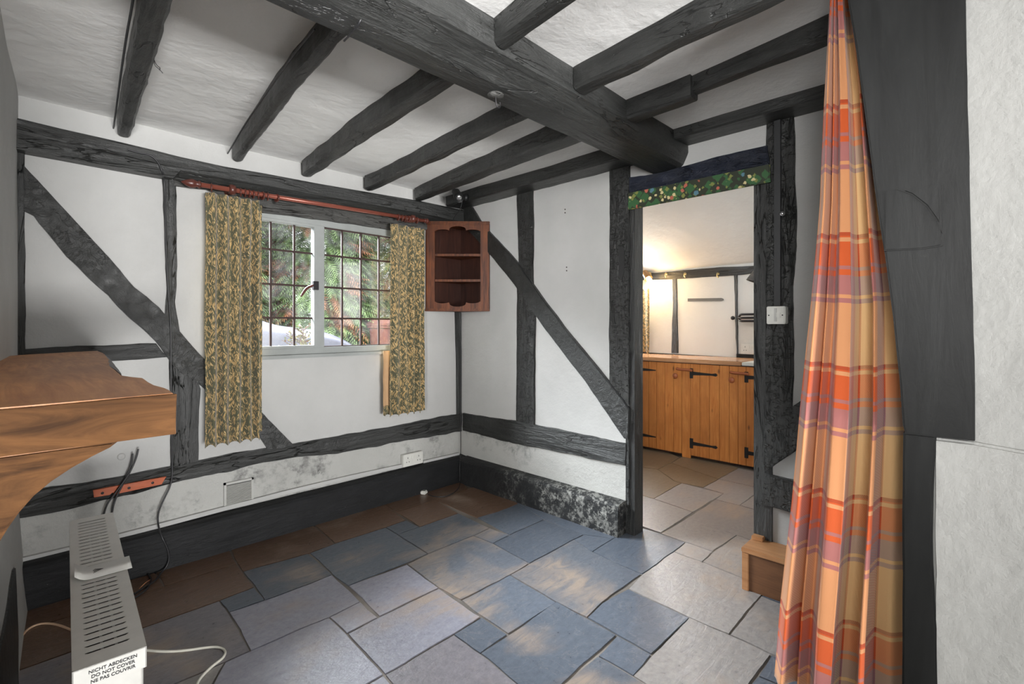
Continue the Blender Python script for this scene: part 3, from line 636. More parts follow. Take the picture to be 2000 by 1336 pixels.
bm = cloth(1.748, 1.80, .66, .60, YP+.035, .3, .006, .1, seed=5, nz=6); q = obj('curtain_hem', bm, M_LEAF, o, True); solid(q, .002)
# tartan curtain at the stair opening, gathered at the top
def tart():
    bm = bmesh.new(); uvl = bm.loops.layers.uv.new('UVMap'); N, NZ = 220, 90; G = []
    XT = 1.575
    def Yp(px): l = (px-CX)/FP; return XT/(.7164+.6977*l)*(.6977-.7164*l)
    def edge(tab, py):
        for (a, pa_), (b, pb_) in zip(tab[:-1], tab[1:]):
            if py <= b: return pa_+(pb_-pa_)*(py-a)/(b-a)
        return tab[-1][1]
    Lt = [(-80, 1622), (0, 1621), (200, 1610), (400, 1601), (600, 1583), (800, 1563), (1000, 1546), (1200, 1525), (1400, 1510)]
    Rt = [(-80, 1668), (0, 1672), (200, 1712), (400, 1735), (600, 1765), (800, 1775), (1000, 1770), (1200, 1764), (1400, 1760)]
    folds = [(0.0, .0), (.10, -.035), (.17, .022), (.22, -.012), (.26, .018), (.34, -.038), (.47, -.034), (.56, .030), (.64, .034), (.70, -.045), (.76, -.030), (.80, .030), (.90, .022), (1.0, .035)]
    def fd(s):
        for (a, x), (b, y) in zip(folds[:-1], folds[1:]):
            if s <= b:
                t = (s-a)/(b-a); t = t*t*(3-2*t); return x+(y-x)*t
        return 0
    for j in range(NZ+1):
        z = 2.16+(.165-2.16)*j/NZ; row = []; py = HY-(z-1.2)/1.36*FP
        ya, yb = Yp(edge(Lt, py)), Yp(edge(Rt, py)); v = j/NZ
        for i in range(N+1):
            s = i/N; sw = s+.02*math.sin(v*5+s*9)*s*(1-s)*4*v
            y = ya+(yb-ya)*sw + .35*fd(min(1, s+.03))*(.3+.7*v)*math.sin(math.pi*s)
            x = XT+fd(s)*(.6+.95*v) + .008*noise.noise(Vector((s*5, v*4, 0)))
            zz = z-(.012*(fd(s)/.035) if j == NZ else 0)
            row.append((bm.verts.new((x, y, zz)), s, z-.05*abs(s-.5)*v))
        G.append(row)
    for j in range(NZ):
        for i in range(N):
            q = (G[j][i], G[j+1][i], G[j+1][i+1], G[j][i+1]); f = bm.faces.new([k[0] for k in q])
            for lp, k in zip(f.loops, q): lp[uvl].uv = (k[1], k[2])
    return bm
o = obj('tartan_curtain', tart(), M_TART, None, True); solid(o, .003)
tag(o, 'long orange and cream tartan curtain gathered beside the broad black timber', 'curtain')
# ------------------------------------------------------------------ mantel shelf
ZM = 1.09
topout = [(343, 768), (334, 761), (325, 757), (305, 752), (293, 746), (283, 738), (262, 736), (240, 733), (228, 723), (214, 712), (214, 702), (204, 690), (192, 685), (130, 688), (60, 692), (28, 694)]
P = [PZ(a, b, ZM) for a, b in topout]
yn = P[0].y; P2 = [P[0]]
for p in P[1:]: P2.append(Vector((p.x, max(p.y, P2[-1].y+.002) if len(P2) < 13 else p.y, ZM)))
P2.append(Vector((lwx(2.5, ZM)-.02, 2.5, ZM))); P2.append(Vector((lwx(yn, ZM)-.05, yn-.005, ZM)))
ms = tag(obj('mantel_shelf', slab(P2, (0, 0, 1), .066, .0012, .03, .004), [M_MANT]), 'thick pine mantel shelf with a wavy live edge on the left wall', 'shelf')
cb = [PY(a, b, yn+.004) for a, b in ((232, 866), (215, 874), (180, 892), (140, 915), (100, 942), (66, 970), (38, 1002), (15, 1034), (0, 1058), (-30, 1110), (-80, 1190))]
cb = [Vector((p.x, p.y, min(p.z, ZM-.066))) for p in cb]
cb[0].z = ZM-.066
cb.append(Vector((cb[-1].x, yn+.004, cb[-1].z-.05))); cb.append(Vector((lwx(yn, .8)-.02, yn+.004, cb[-1].z))); cb.append(Vector((lwx(yn, 1)-.02, yn+.004, ZM-.066)))
obj('corbel', slab(cb, (0, -1, 0), .11, .001, .02, .003), M_MEND, ms)
e0 = [Vector((P2[0].x+.0005, yn-.006, ZM-.001)), Vector((P2[0].x-.001, yn-.006, ZM-.065)), Vector((lwx(yn, 1)-.02, yn-.006, ZM-.065)), Vector((lwx(yn, 1)-.02, yn-.006, ZM-.004))]
obj('end_grain', slab(e0, (0, -1, 0), .012, .001, .02, .001), M_MEND, ms)
bk = [PZ(a, b, ZM-.004) for a, b in ((204, 692), (214, 700), (236, 728), (238, 733), (228, 724), (213, 714), (210, 700))]
obj('bark_edge', slab(bk, (0, 0, 1), .05, .001, .02, .002), plain('grey_bark', (150, 150, 152), .8), ms)
# ------------------------------------------------------------------ heater
hA = Vector((.081, 1.23, 0)); ang = math.radians(-3.37); HL, HWd, HZ = .962, .113, .55
hr = empty('electric_heater', hA, ang); tag(hr, 'white slotted electric convector heater standing by the left wall under the mantel', 'heater')
def hobj(name, bm, mat, smooth=False, parent=hr): return obj(name, bm, mat, parent, smooth)
bm = bmesh.new(); s0, s1 = .019, .090; t = .0022
slots = [.048+i*.0265 for i in range(14)] + [.508+i*.0285 for i in range(15)]; sw = .0092
box(bm, (0, 0, HZ-t), (s0, HL, HZ)); box(bm, (s1, 0, HZ-t), (HWd, HL, HZ)); cur = 0
for y in slots: box(bm, (s0, cur, HZ-t), (s1, y, HZ)); cur = y+sw
box(bm, (s0, cur, HZ-t), (s1, HL, HZ))
for y in slots:      # rounded slot ends
    for xx, sg in ((s0, 1), (s1, -1)):
        for yy in (y, y+sw):
            d = 1 if yy == y else -1
            v = [bm.verts.new((xx, yy, HZ-.0003)), bm.verts.new((xx+sg*.006, yy, HZ-.0003)), bm.verts.new((xx, yy+d*.0045, HZ-.0003))]; bm.faces.new(v)
box(bm, (0, -.0, HZ-.042), (HWd, .0022, HZ)); box(bm, (0, HL-.0022, HZ-.042), (HWd, HL, HZ))
box(bm, (0, 0, HZ-.042), (.0022, HL, HZ)); box(bm, (HWd-.0022, 0, HZ-.042), (HWd, HL, HZ))
hobj('top_grille', bm, M_HEAT)
bm = bmesh.new(); box(bm, (.005, .006, .06), (.009, HL-.006, HZ-.01)); box(bm, (HWd-.009, .006, .06), (HWd-.005, HL-.006, HZ-.01)); box(bm, (.005, .006, .06), (HWd-.005, .010, HZ-.01)); box(bm, (.005, HL-.010, .06), (HWd-.005, HL-.006, HZ-.01))
hobj('casing', bm, M_HEAT)
bm = bmesh.new(); box(bm, (.01, .02, HZ-.06), (HWd-.01, HL-.02, HZ-.055)); hobj('inner_baffle', bm, M_DARK)
bm = bmesh.new(); box(bm, (.045, .03, HZ-.02), (.049, HL-.03, HZ-.012)); box(bm, (.068, .03, HZ-.022), (.072, HL-.03, HZ-.014)); hobj('element_bars', bm, M_VENT)
for y in (.12, HL-.16): hobj('foot', newbox((-.02, y, 0), (HWd+.02, y+.03, .065), bev=.004), M_WPL)
def text_mesh(s, size, name, M, parent, mat, ext=.0003):
    cu = bpy.data.curves.new(name, 'FONT'); cu.body = s; cu.size = size; cu.extrude = ext; cu.align_x = 'CENTER'; cu.offset = .0002
    to = bpy.data.objects.new(name, cu); COL.objects.link(to); bpy.context.view_layer.update()
    me = bpy.data.meshes.new_from_object(to.evaluated_get(bpy.context.evaluated_depsgraph_get())); bpy.data.objects.remove(to)
    me.transform(M); me.materials.clear(); me.materials.append(mat); o = bpy.data.objects.new(name, me); return link(o, parent)
rx = Matrix.Rotation(math.pi/2, 4, 'X')
for i, s in enumerate(('NICHT ABDECKEN', 'DO NOT COVER', 'NE PAS COUVRIR')):
    text_mesh(s, .0088, 'printed_text', Matrix.Translation((HWd/2+.004, -.0006, HZ-.0145-i*.0098)) @ rx, hr, M_TEXT)
bm = bmesh.new(); uu = []      # curled paper sticker across the grille
for i in range(13):
    s = i/12; x = .008+s*(HWd+.002); z = HZ+.002+(.016*(1-s/.25)**2 if s < .25 else 0)
    uu.append([bm.verts.new((x, .415+.004*s, z)), bm.verts.new((x, .498+.004*s, z+.003+.008*max(0, .25-s)))])
for a, b in zip(uu[:-1], uu[1:]): bm.faces.new((a[0], b[0], b[1], a[1]))
st = hobj('paper_label', bm, M_HEAT, True); solid(st, .0006)
bm = bmesh.new()
for k in range(6):
    x = .045+k*.003
    tube(bm, [(x, .437+.003*k, HZ+.0075), (x+.004, .447+.001*k, HZ+.0075), (x-.002, .455, HZ+.0075), (x+.005, .463-.002*k, HZ+.0075)], .0006, 5)
hobj('handwriting', bm, M_TEXT)
# ------------------------------------------------------------------ cables
def cable(name, pts, r, mat, label, n=8):
    o = obj(name, tube(bmesh.new(), pts, r, n, 3), mat, None, True); return tag(o, label, 'cable')
cable('power_cable', [PZ(a, b, .006) for a, b in ((262, 1268), (283, 1270), (323, 1273), (361, 1271), (401, 1265), (426, 1263), (441, 1270), (438, 1284), (414, 1301), (391, 1324), (383, 1340), (372, 1380))], .0045, M_CABLE, 'white cable curving across the flagstones right of the heater')
cable('power_cable', [PZ(a, b, .006) for a, b in ((38, 1250), (50, 1232), (66, 1222), (85, 1217), (110, 1219), (136, 1229), (160, 1240), (190, 1250))], .0042, M_CREAM, 'cream cable on the floor between the left wall and the heater')
cable('wall_cable', [PY(a, b, YW-.05) for a, b in ((270, 877), (266, 896), (250, 930), (236, 948), (222, 968), (208, 985), (200, 1015), (200, 1060))], .004, M_BLK, 'black cable from the wall hole, left one dropping behind the heater')
cable('wall_cable', [PY(a, b, YW-.045) for a, b in ((259, 886), (256, 910), (246, 932), (238, 950), (228, 968), (220, 990), (217, 1020), (222, 1060))], .004, M_BLK, 'black cable from the wall hole, right one crossing the orange bracket')
pts = [PY(a, b, 2.905) for a, b in ((250, 292), (272, 299), (296, 303), (310, 318), (318, 338))]+[PY(a, b, YW-.035) for a, b in ((321, 352), (323, 420), (324, 480), (328, 560), (334, 640), (334, 700), (334, 760), (336, 850), (336, 905), (337, 925))]
pts += [PY(a, b, YW-.05) for a, b in ((333, 950), (320, 975), (309, 1000), (308, 1022))]+[PY(a, b, 2.87) for a, b in ((314, 1045), (328, 1072), (331, 1092), (325, 1108))]+[PZ(a, b, .008) for a, b in ((315, 1118), (303, 1135), (285, 1146), (262, 1160))]
cable('wall_cable', pts, .004, M_BLK, 'long black cable clipped down the stud and trailing to the floor left of the window')
cable('loose_cable', [PZ(a, b, .008) for a, b in ((238, 1120), (252, 1112), (272, 1114), (289, 1120), (296, 1132), (290, 1148), (270, 1164), (250, 1174))], .004, M_BLK, 'looped black cable end with bare wires on the floor behind the heater')
o = tag(obj('bare_wires', tube(tube(bmesh.new(), [PZ(294, 1132, .01), PZ(284, 1138, .02), PZ(272, 1150, .006)], .0015, 6), [PZ(295, 1134, .01), PZ(290, 1143, .006), PZ(276, 1153, .006)], .0015, 6), M_COPPER), 'bare copper wire ends on the floor by the looped black cable', 'wire')
cable('corner_cable', [Vector((XD-.012, YW-.018, 1.30)), Vector((XD-.012, YW-.018, .8)), Vector((XD-.03, YW-.035, .5)), Vector((XD-.025, YW-.03, .2)), Vector((XD-.10, YW-.108, .17)), Vector((XD-.101, YW-.108, .02))], .0028, M_BLK, 'thin dark cable running down the room corner below the cupboard')
cable('floor_cable', [PZ(a, b, .006) for a, b in ((898, 944), (897, 952), (889, 961), (872, 970), (851, 971), (836, 966))], .0035, M_BLK, 'thin brown-black cable on the floor in the corner leading to the white plug')
c = PZ(828, 965, 0); m = bmesh.new()
pg = tag(empty('mains_plug', c, .5), 'white mains plug lying on the floor by the black skirting near the corner', 'plug')
obj('plug_body', newbox((-.022, -.02, .0), (.022, .02, .026), bev=.006), M_WPL, pg)
for dx, dy in ((-.01, .018), (.01, .018), (0, .018)): obj('pin', newbox((dx-.003, dy, .010 if dx else .018), (dx+.003, dy+.02, .014 if dx else .023)), M_BRASS, pg)
cable('joist_cable', [Vector((PZ(a, b, 2.14).x-.004, PZ(a, b, 2.14).y, 2.14)) for a, b in ((222, 262), (228, 220), (238, 150), (250, 70), (262, 10), (268, -40))], .0035, M_BLK, 'black cable running along the left side of the leftmost joist')
cable('joist_cable', [Vector((PZ(a, b, 2.14).x-.003, PZ(a, b, 2.14).y, 2.14)) for a, b in ((446, 300), (478, 245), (515, 192), (560, 128), (590, 88), (616, 58))], .0035, M_BLK, 'black cable running along the left side of the joist by the curtain pole')
# beam cable loop and hook
bm = tube(bmesh.new(), [PZ(672, 80, 2.03), PZ(690, 62, 2.025), PZ(703, 44, 2.03), PX(708, 30, PZ(703, 44, 2.04).x), PX(712, 0, PZ(703, 44, 2.04).x)], .003, 6)
tag(obj('beam_cable', bm, M_BLK, None, True), 'black cable looped around the underside of the main beam', 'cable')
hc = PZ(968, 185, 2.032); hk = tag(empty('ceiling_hook', hc), 'small round plate with a hook under the middle of the main beam', 'hook')
obj('rose_plate', lathe(bmesh.new(), [(.030, 0), (.030, -.004), (.012, -.008), (.0, -.009)], Matrix.Identity(4)), M_TGR, hk, True)
obj('hook', tube(bmesh.new(), [(0, 0, -.005), (.002, 0, -.03), (.012, 0, -.045), (.024, 0, -.035), (.022, 0, -.02)], .003, 8), M_IRON, hk, True)
tag(obj('loose_wire', tube(tube(bmesh.new(), [PZ(301, 117, 2.095), PZ(306, 128, 2.09), PZ(313, 132, 2.06), PZ(312, 137, 2.05)], .0011, 5), [PZ(301, 119, 2.095), PZ(302, 128, 2.07), PZ(312, 136, 2.04), PZ(318, 143, 2.03)], .0011, 5), M_BLK), 'two thin loose wire ends hanging from the leftmost joist', 'wire')
# ------------------------------------------------------------------ sockets, conduit, vent, bracket, switch
def socket(name, loc, rz, label, w=.146, h=.086, d=.028):
    r = tag(empty(name, loc, rz), label, 'socket')      # local: +x along wall, -y out of wall
    obj('back_box', newbox((-w/2, -d, 0), (w/2, 0, h), bev=.003), M_WPL, r); obj('faceplate', newbox((-w/2, -d-.008, 0), (w/2, -d, h), bev=.003), M_WPL, r)
    for s in (-1, 1):
        obj('rocker', newbox((s*.012-.007, -d-.012, h*.55), (s*.012+.007, -d-.008, h*.8), bev=.001), M_WPL, r)
        cx = s*.046
        for qa, qb, qc, qd in ((-.002, .62, .002, .75), (-.013, .32, -.008, .4), (.008, .32, .013, .4)): obj('pin_hole', newbox((cx+qa, -d-.0086, h*qb), (cx+qc, -d-.0078, h*qd)), M_DARK, r)
    return r
sl = PY(786, 914, YW-.03); sr = PY(825, 906, YW-.03)
socket('double_socket', ((sl.x+sr.x)/2, YW-.004, sl.z+.004), 0, 'white double socket low on the window wall near the corner', w=sr.x-sl.x)
def strip(name, pts, w, h, mat, label, cat='trunking'):
    m = bmesh.new()
    for a, b in zip(pts[:-1], pts[1:]):
        d = (b-a); L = d.length; M = Matrix.Translation(a) @ d.to_track_quat('X', 'Z').to_matrix().to_4x4(); box(m, (0, -w/2, -h/2), (L, w/2, h/2), M)
    return tag(obj(name, m, mat), label, cat)
strip('cable_trunking', [PY(a, b, YW-.014) for a, b in ((34, 1096), (136, 1072), (300, 1029), (437, 993), (555, 962), (680, 932), (786, 909))], .02, .022, M_PL, 'white cable trunking along the top of the skirting left of the socket')
strip('cable_trunking', [PY(a, b, YW-.014) for a, b in ((826, 902), (896, 886))], .02, .018, M_PL, 'short white cable trunking between the double socket and the corner')
c = [PY(a, b, YW-.012) for a, b in ((437, 992), (495, 979), (496, 931), (438, 944))]
vo = tag(empty('air_vent', (c[0].x, YW, c[0].z)), 'square white louvred air vent low on the window wall above the skirting', 'vent')
vw = c[1].x-c[0].x; vh = c[3].z-c[0].z; m = bmesh.new()
for lo, hi in (((0, -.018, 0), (vw, 0, .012)), ((0, -.018, vh-.012), (vw, 0, vh)), ((0, -.018, 0), (.012, 0, vh)), ((vw-.012, -.018, 0), (vw, 0, vh))): box(m, lo, hi, bev=.002)
obj('vent_frame', m, M_VENT, vo); m = bmesh.new(); k = 13
for i in range(k):
    z = .014+i*(vh-.03)/k; box(m, (.01, -.0015, 0), (vw-.01, .0015, (vh-.03)/k*.85), Matrix.Translation((0, -.010, z)) @ Matrix.Rotation(.75, 4, 'X'))
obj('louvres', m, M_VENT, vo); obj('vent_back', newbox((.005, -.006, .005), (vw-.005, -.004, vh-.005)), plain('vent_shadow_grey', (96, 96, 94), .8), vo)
bk = [PY(a, b, YW-.032) for a, b in ((182, 958), (325, 931), (316, 946), (224, 966), (220, 962), (214, 967), (184, 972))]
ob = tag(obj('wall_bracket', slab(bk, (0, -1, 0), .014, .0008, .03, .002), M_ORANGE), 'orange-brown wooden batten screwed to the low rail above the heater', 'batten')
for p, q in ((200, 963), (252, 953), (298, 943)): obj('screw', lathe(bmesh.new(), [(.006, 0), (.006, .002), (.003, .003)], aim(PY(p, q, YW-.032), (0, -1, 0)), 12), M_IRON, ob)
pt = PY(237, 892, YW-.003); tag(obj('cable_hole_rose', lathe(bmesh.new(), [(.016, 0), (.016, .003), (.006, .005), (.003, .001)], aim(pt, (0, -1, 0))), M_PL, None, True), 'round white filler patch with a dark hole on the wall above the orange batten', 'wall plug')
XS = XD-.03; a = PX(1498, 633, XS-.03); b = PX(1534, 598, XS-.03)
sw_ = tag(empty('light_switch', (XS+.015, (a.y+b.y)/2, a.z), -math.pi/2), 'white box switch with a grey bar on the post right of the doorway', 'switch'); w = a.y-b.y; h = b.z-a.z
obj('switch_box', newbox((-w/2, -.045, 0), (w/2, 0, h), bev=.003), M_WPL, sw_); obj('switch_plate', newbox((-w/2, -.053, 0), (w/2, -.045, h), bev=.003), M_WPL, sw_)
obj('rocker', newbox((-.022, -.058, h*.34), (.022, -.053, h*.66), bev=.002), M_WPL, sw_); obj('grey_bar', newbox((-.005, -.0595, h*.14), (.005, -.053, h*.9), bev=.001), M_VENT, sw_)
for s in (-1, 1): obj('screw', lathe(bmesh.new(), [(.003, 0), (.003, .0015)], Matrix.Translation((s*w*.37, -.053, h*.5)) @ Matrix.Rotation(math.pi/2, 4, 'X'), 10), M_IRON, sw_)
strip('black_conduit', [PX(1519, 236, XS-.006), PX(1519, 597, XS-.006)], .026, .02, plain('conduit_paint', (52, 53, 54), .4), 'black conduit running down the post to the box switch', 'conduit')
kn = PX(1531, 419, XS+.012); tag(obj('round_knob', lathe(bmesh.new(), [(.004, 0), (.004, .012), (.011, .018), (.013, .026), (.008, .033), (0, .035)], aim(kn, (-1, 0, 0))), M_CHROME, None, True), 'small round metal knob on the post above the box switch', 'knob')
for px, py, lab in ((1104, 409, 'small rusty screws high on the white panel left of the doorpost'), (1107, 522, 'small rusty screws halfway down the white panel left of the doorpost')):
    c = PX(px, py, XD-.004); m = bmesh.new()
    for dz in (0, -.022): lathe(m, [(.004, 0), (.004, .004), (.002, .006)], aim(c+Vector((0, 0, dz)), (-1, 0, 0)), 8)
    tag(obj('wall_screws', m, M_RUST), lab, 'screws')
# ------------------------------------------------------------------ corner cupboard
cc = Vector((XD, YW, 0))-Vector((.7071, .7071, 0))*.245; Wc = .468; zb, zt = 1.306, 1.968
cu = tag(empty('corner_cupboard', (cc.x, cc.y, zb), -math.pi/4), 'dark oak open corner cupboard with scalloped rails hung in the room corner', 'cupboard')
Hc = zt-zb; st_w = .062
def cobj(name, bm, mat): return obj(name, bm, mat, cu)
for s in (-1, 1): cobj('stile', newbox((min(s*Wc/2, s*(Wc/2-st_w-.004)), -.01, .02), (max(s*Wc/2, s*(Wc/2-st_w-.004)), .012, Hc-.02), bev=.002), M_OAK)
def scal(x, L):  # scalloped depth 0..1, central lobe and two side lobes
    u = abs(x)/(L/2)
    return (.040*math.sqrt(max(0, 1-(u/.36)**2)) + (.022 if u < .36 else 0)) if u < .36 else .022*math.sqrt(max(0, 1-((u-.64)/.30)**2))
IW = Wc-2*st_w
for top in (0, 1):
    pr_ = []; n = 60
    for i in range(n+1):
        x = -IW/2+IW*i/n; e = .052-scal(x, IW)*.62; z = Hc-.02-e if top else .02+e; pr_.append(Vector((x, -.012, z)))
    zz = Hc-.018 if top else .018
    pr_ += [Vector((IW/2, -.012, zz)), Vector((-IW/2, -.012, zz))]
    cobj('scalloped_rail', slab(pr_, (0, -1, 0), .02, 0, bev=.0), M_OAK)
tri = lambda z: [Vector((-Wc/2, 0, z)), Vector((Wc/2, 0, z)), Vector((0, Wc/2-.004, z))]
m = slab(tri(Hc), (0, 0, 1), .014, 0, bev=0); box(m, (-Wc/2-.006, -.022, Hc-.012), (Wc/2+.004, .01, Hc), bev=.003); box(m, (-Wc/2-.002, -.017, Hc-.024), (Wc/2+.001, .01, Hc-.012), bev=.002); cobj('cornice', m, M_OAK)
m = slab(tri(.014), (0, 0, 1), .014, 0, bev=0); box(m, (-Wc/2-.006, -.022, 0), (Wc/2+.004, .01, .01), bev=.003); box(m, (-Wc/2-.002, -.017, .01), (Wc/2+.001, .01, .02), bev=.002); cobj('base_moulding', m, M_OAK)
for s in (-1, 1):
    p = [Vector((s*Wc/2, .004, .01)), Vector((0, Wc/2, .01)), Vector((0, Wc/2, Hc-.01)), Vector((s*Wc/2, .004, Hc-.01))]
    cobj('back_board', slab(p, (-s*.7071, -.7071, 0), .006, 0, bev=0), M_OAKIN)
for z in (Hc*(1-.385)+.02, Hc*(1-.668)+.018):
    sh = [Vector((-IW/2-.03, .010, z)), Vector((IW/2+.03, .010, z)), Vector((IW/2, .05, z)), Vector((0, Wc/2-.01, z)), Vector((-IW/2, .05, z))]
    cobj('shelf', slab(sh, (0, 0, 1), .018, 0, bev=.001), M_OAK)
# spot lamp on the wall beam
sp0 = PX(908, 386, 2.305); sp = tag(empty('spot_lamp', sp0), 'small black ceiling spotlight on the beam above the corner cupboard', 'lamp')
obj('mount_disc', lathe(bmesh.new(), [(.030, .012), (.030, -.004), (.022, -.014), (.01, -.02)], aim((0, 0, 0), (1, 0, 0))), M_BOARD, sp, True)
a_ = PX(889, 372, 2.26)-sp0; b_ = PX(899, 391, 2.20)-sp0; dd = (b_-a_).normalized()
obj('lamp_arm', tube(bmesh.new(), [(0, 0, 0), (-.03, .005, .004), (a_+b_)/2], .006, 8), M_BOARD, sp, True)
ctr = (a_+b_)/2
obj('lamp_head', lathe(bmesh.new(), [(.022, -.075), (.028, -.07), (.029, -.01), (.031, -.008), (.031, .0), (.033, .002), (.033, .06), (.028, .062), (.026, .04)], aim(ctr, dd)), M_BOARD, sp, True)
obj('bulb', lathe(bmesh.new(), [(.012, .03), (.024, .05), (.016, .056), (0, .058)], aim(ctr, dd)), M_CHROME, sp, True)
tp = Vector((XD-.14, YW-.16, zt)); cable('lamp_cable', [sp0+b_*.6, sp0+b_*.8+Vector((0, 0, -.06)), Vector((2.27, 2.80, zt+.03)), Vector((2.28, 2.83, zt+.004))], .0025, M_BLK, 'thin cable from the small spotlight down to the cupboard top')
# ------------------------------------------------------------------ wooden step
sx, sy0, sy1, sz = 2.324, .15, .803, .193
sb = tag(empty('stair_step', (sx, sy1, 0)), 'low brown wooden box step beside the doorway behind the tartan curtain', 'step')
def sobj(name, lo, hi, mat, bev=.003):
    m = newbox(lo, hi, bev=bev); bmesh.ops.translate(m, verts=m.verts, vec=-Vector(sb.location)); return obj(name, m, mat, sb)
sobj('front_panel', (sx+.006, sy0, .0), (sx+.02, sy1-.004, sz-.02), M_STEP); sobj('side_panel', (sx+.006, sy1-.02, 0), (XD-.001, sy1-.004, sz-.02), M_STEP)
sobj('corner_stile', (sx-.002, sy1-.03, 0), (sx+.008, sy1, sz-.02), M_STEPL); sobj('tread', (sx-.004, sy0, sz-.022), (XD-.001, sy1+.002, sz), M_STEPL); sobj('back_lip', (XD-.045, DY0-.02, sz), (XD-.001, sy1-.002, sz+.018), M_STEPL)
# ------------------------------------------------------------------ kitchen
XK = 4.85
bm = bmesh.new(); box(bm, (XK, -1.6, -.08), (XK+.1, 3.15, 1.80)); struct('wall_kitchen', bm, M_KPL)
sl_ = [Vector((XK+.02, -1.6, 1.775)), Vector((3.55, -1.6, 2.62)), Vector((3.55, 3.15, 2.62)), Vector((XK+.02, 3.15, 1.775))]
struct('ceiling_kitchen', slab(sl_, (-.55, 0, -.83), .06, 0, bev=0), M_KPL)
struct('ceiling_kitchen_flat', newbox((XD+.085, -1.6, 2.60), (3.6, 3.15, 2.66)), M_KPL)
bm = bmesh.new(); box(bm, (XD+.08, 3.06, -.08), (4.95, 3.15, 2.65)); box(bm, (1.6, -1.7, -.08), (4.95, -1.6, 2.65))
struct('wall_kitchen_side', bm, M_KPL)
kx = lambda pts, name, label, f=XK-.012, t=.025, mat=None, seed=0, jit=.004, cat='timber': wx(name, pts, label, f, t, mat, seed, jit, cat=cat)
kx([(1200, 531), (1279, 533), (1346, 527), (1400, 522), (1477, 519), (1540, 512), (1540, 527), (1472, 534), (1432, 538), (1382, 541), (1321, 545), (1256, 547), (1200, 548)], 'kitchen_beam', 'dark horizontal beam on the kitchen wall seen through the doorway', XK-.02, .03, M_TBY, 20)
kx([(1313, 543), (1321, 543), (1322, 590), (1323, 640), (1324, 690), (1311, 690), (1312, 640), (1314, 590)], 'kitchen_stud', 'dark upright stud left of the iron strap on the kitchen wall', seed=21, mat=M_TBZ)
kx([(1433, 537), (1440, 537), (1440, 600), (1441, 650), (1441, 692), (1438, 692), (1436, 640), (1435, 590)], 'kitchen_stud', 'thin dark upright stud right of the iron strap on the kitchen wall', seed=22, mat=M_TBZ)
kx([(1200, 684), (1253, 688), (1438, 698), (1438, 706), (1200, 692)], 'worktop_upstand', 'thin black strip where the kitchen worktop meets the wall', seed=23, mat=M_BOARD, jit=.001, cat='trim')
kx([(1438, 691), (1490, 694), (1490, 707), (1438, 702)], 'upstand_block', 'thicker black block under the kitchen socket on the worktop', XK-.03, .04, M_BOARD, 24, .001, 'trim')
m = [PX(a, b, XK-.01) for a, b in ((1343, 583), (1409, 582), (1412, 583.5), (1413, 585), (1412, 587), (1409, 588), (1343, 588.5))]
ir = tag(obj('iron_strap', slab(m, (-1, 0, 0), .008, 0, bev=.001), plain('grey_iron', (104, 102, 98), .5)), 'grey iron strap with holes mounted on the kitchen wall', 'strap')
for i, p in enumerate((1302, 1339, 1403)):
    c = PX(p, 537, XK-.02); m = bmesh.new(); tube(m, [c+Vector((0, 0, .02)), c+Vector((-.03, 0, .015)), c+Vector((-.035, 0, -.01)), c+Vector((-.03, -.01, -.03)), c+Vector((-.045, -.015, -.02))], .006, 8); lathe(m, [(.012, 0), (.012, .006)], aim(c+Vector((0, 0, .01)), (-1, 0, 0)), 10)
    tag(obj('coat_hook', m, M_BRASS, None, True), ('brass hook on the kitchen beam nearest the lit lamp', 'brass hook on the kitchen beam just left of centre, second from the lit lamp', 'brass hook on the kitchen beam above the right end of the iron strap')[i], 'hook', 'brass hooks on the kitchen beam')
c = PX(1466, 684, XK-.02); socket('double_socket', (XK-.002, c.y, PX(1466, 692, XK-.02).z), -math.pi/2, 'white double socket on the kitchen wall above the worktop', w=.17, h=.10, d=.02)
# towel rack
c = PX(1440, 621, XK-.05); tr = tag(empty('wall_rack', (XK-.03, c.y, c.z)), 'black multi arm rail on the kitchen wall above the socket', 'rack')
for i, dz in enumerate((.032, .0, -.03)): obj('rail_arm', tube(bmesh.new(), [(0, .0, 0), (-.03, -.03, dz), (-.04, -.07, dz), (-.04, -.45, dz)], .011, 8), M_IRON, tr, True)
obj('ball_end', lathe(bmesh.new(), [(0, -.02), (.014, -.014), (.02, 0), (.014, .014), (0, .02)], Matrix.Translation((-.01, .045, 0))), M_IRON, tr, True)
# lamps in the kitchen
M_BULB = bpy.data.materials.new('lit_bulb'); M_BULB.use_nodes = True; b_ = M_BULB.node_tree.nodes['Principled BSDF']; b_.inputs['Emission Color'].default_value = (1, .86, .62, 1); b_.inputs['Emission Strength'].default_value = 9
l0 = PX(1262, 536, XK-.12); l1 = PX(1272, 554, XK-.16); dd = (l1-l0).normalized()
kl = tag(empty('kitchen_lamp', l0), 'lit spotlight with a glowing bulb at the left end of the kitchen beam', 'lamp')
obj('lamp_head', lathe(bmesh.new(), [(.02, -.05), (.032, -.03), (.036, .04), (.044, .065), (.04, .067), (.03, .05)], aim((0, 0, 0), dd)), plain('old_brass_shade', (120, 84, 40), .4), kl, True)
obj('mount_disc', lathe(bmesh.new(), [(.04, 0), (.04, .015), (.02, .03), (.012, .10)], aim((.115, .03, 0), (-1, 0, 0))), M_BRASS, kl, True)
obj('glowing_bulb', lathe(bmesh.new(), [(.02, .05), (.026, .08), (.026, .13), (.018, .145), (0, .15)], aim((0, 0, 0), dd)), M_BULB, kl, True)
pl = bpy.data.lights.new('kitchen_lamp_light', 'POINT'); pl.energy = 5.5; pl.color = (1, .62, .22); pl.shadow_soft_size = .03
po = bpy.data.objects.new('kitchen_lamp_light', pl); COL.objects.link(po); po.location = l0+dd*.17+Vector((-.03, 0, .0))
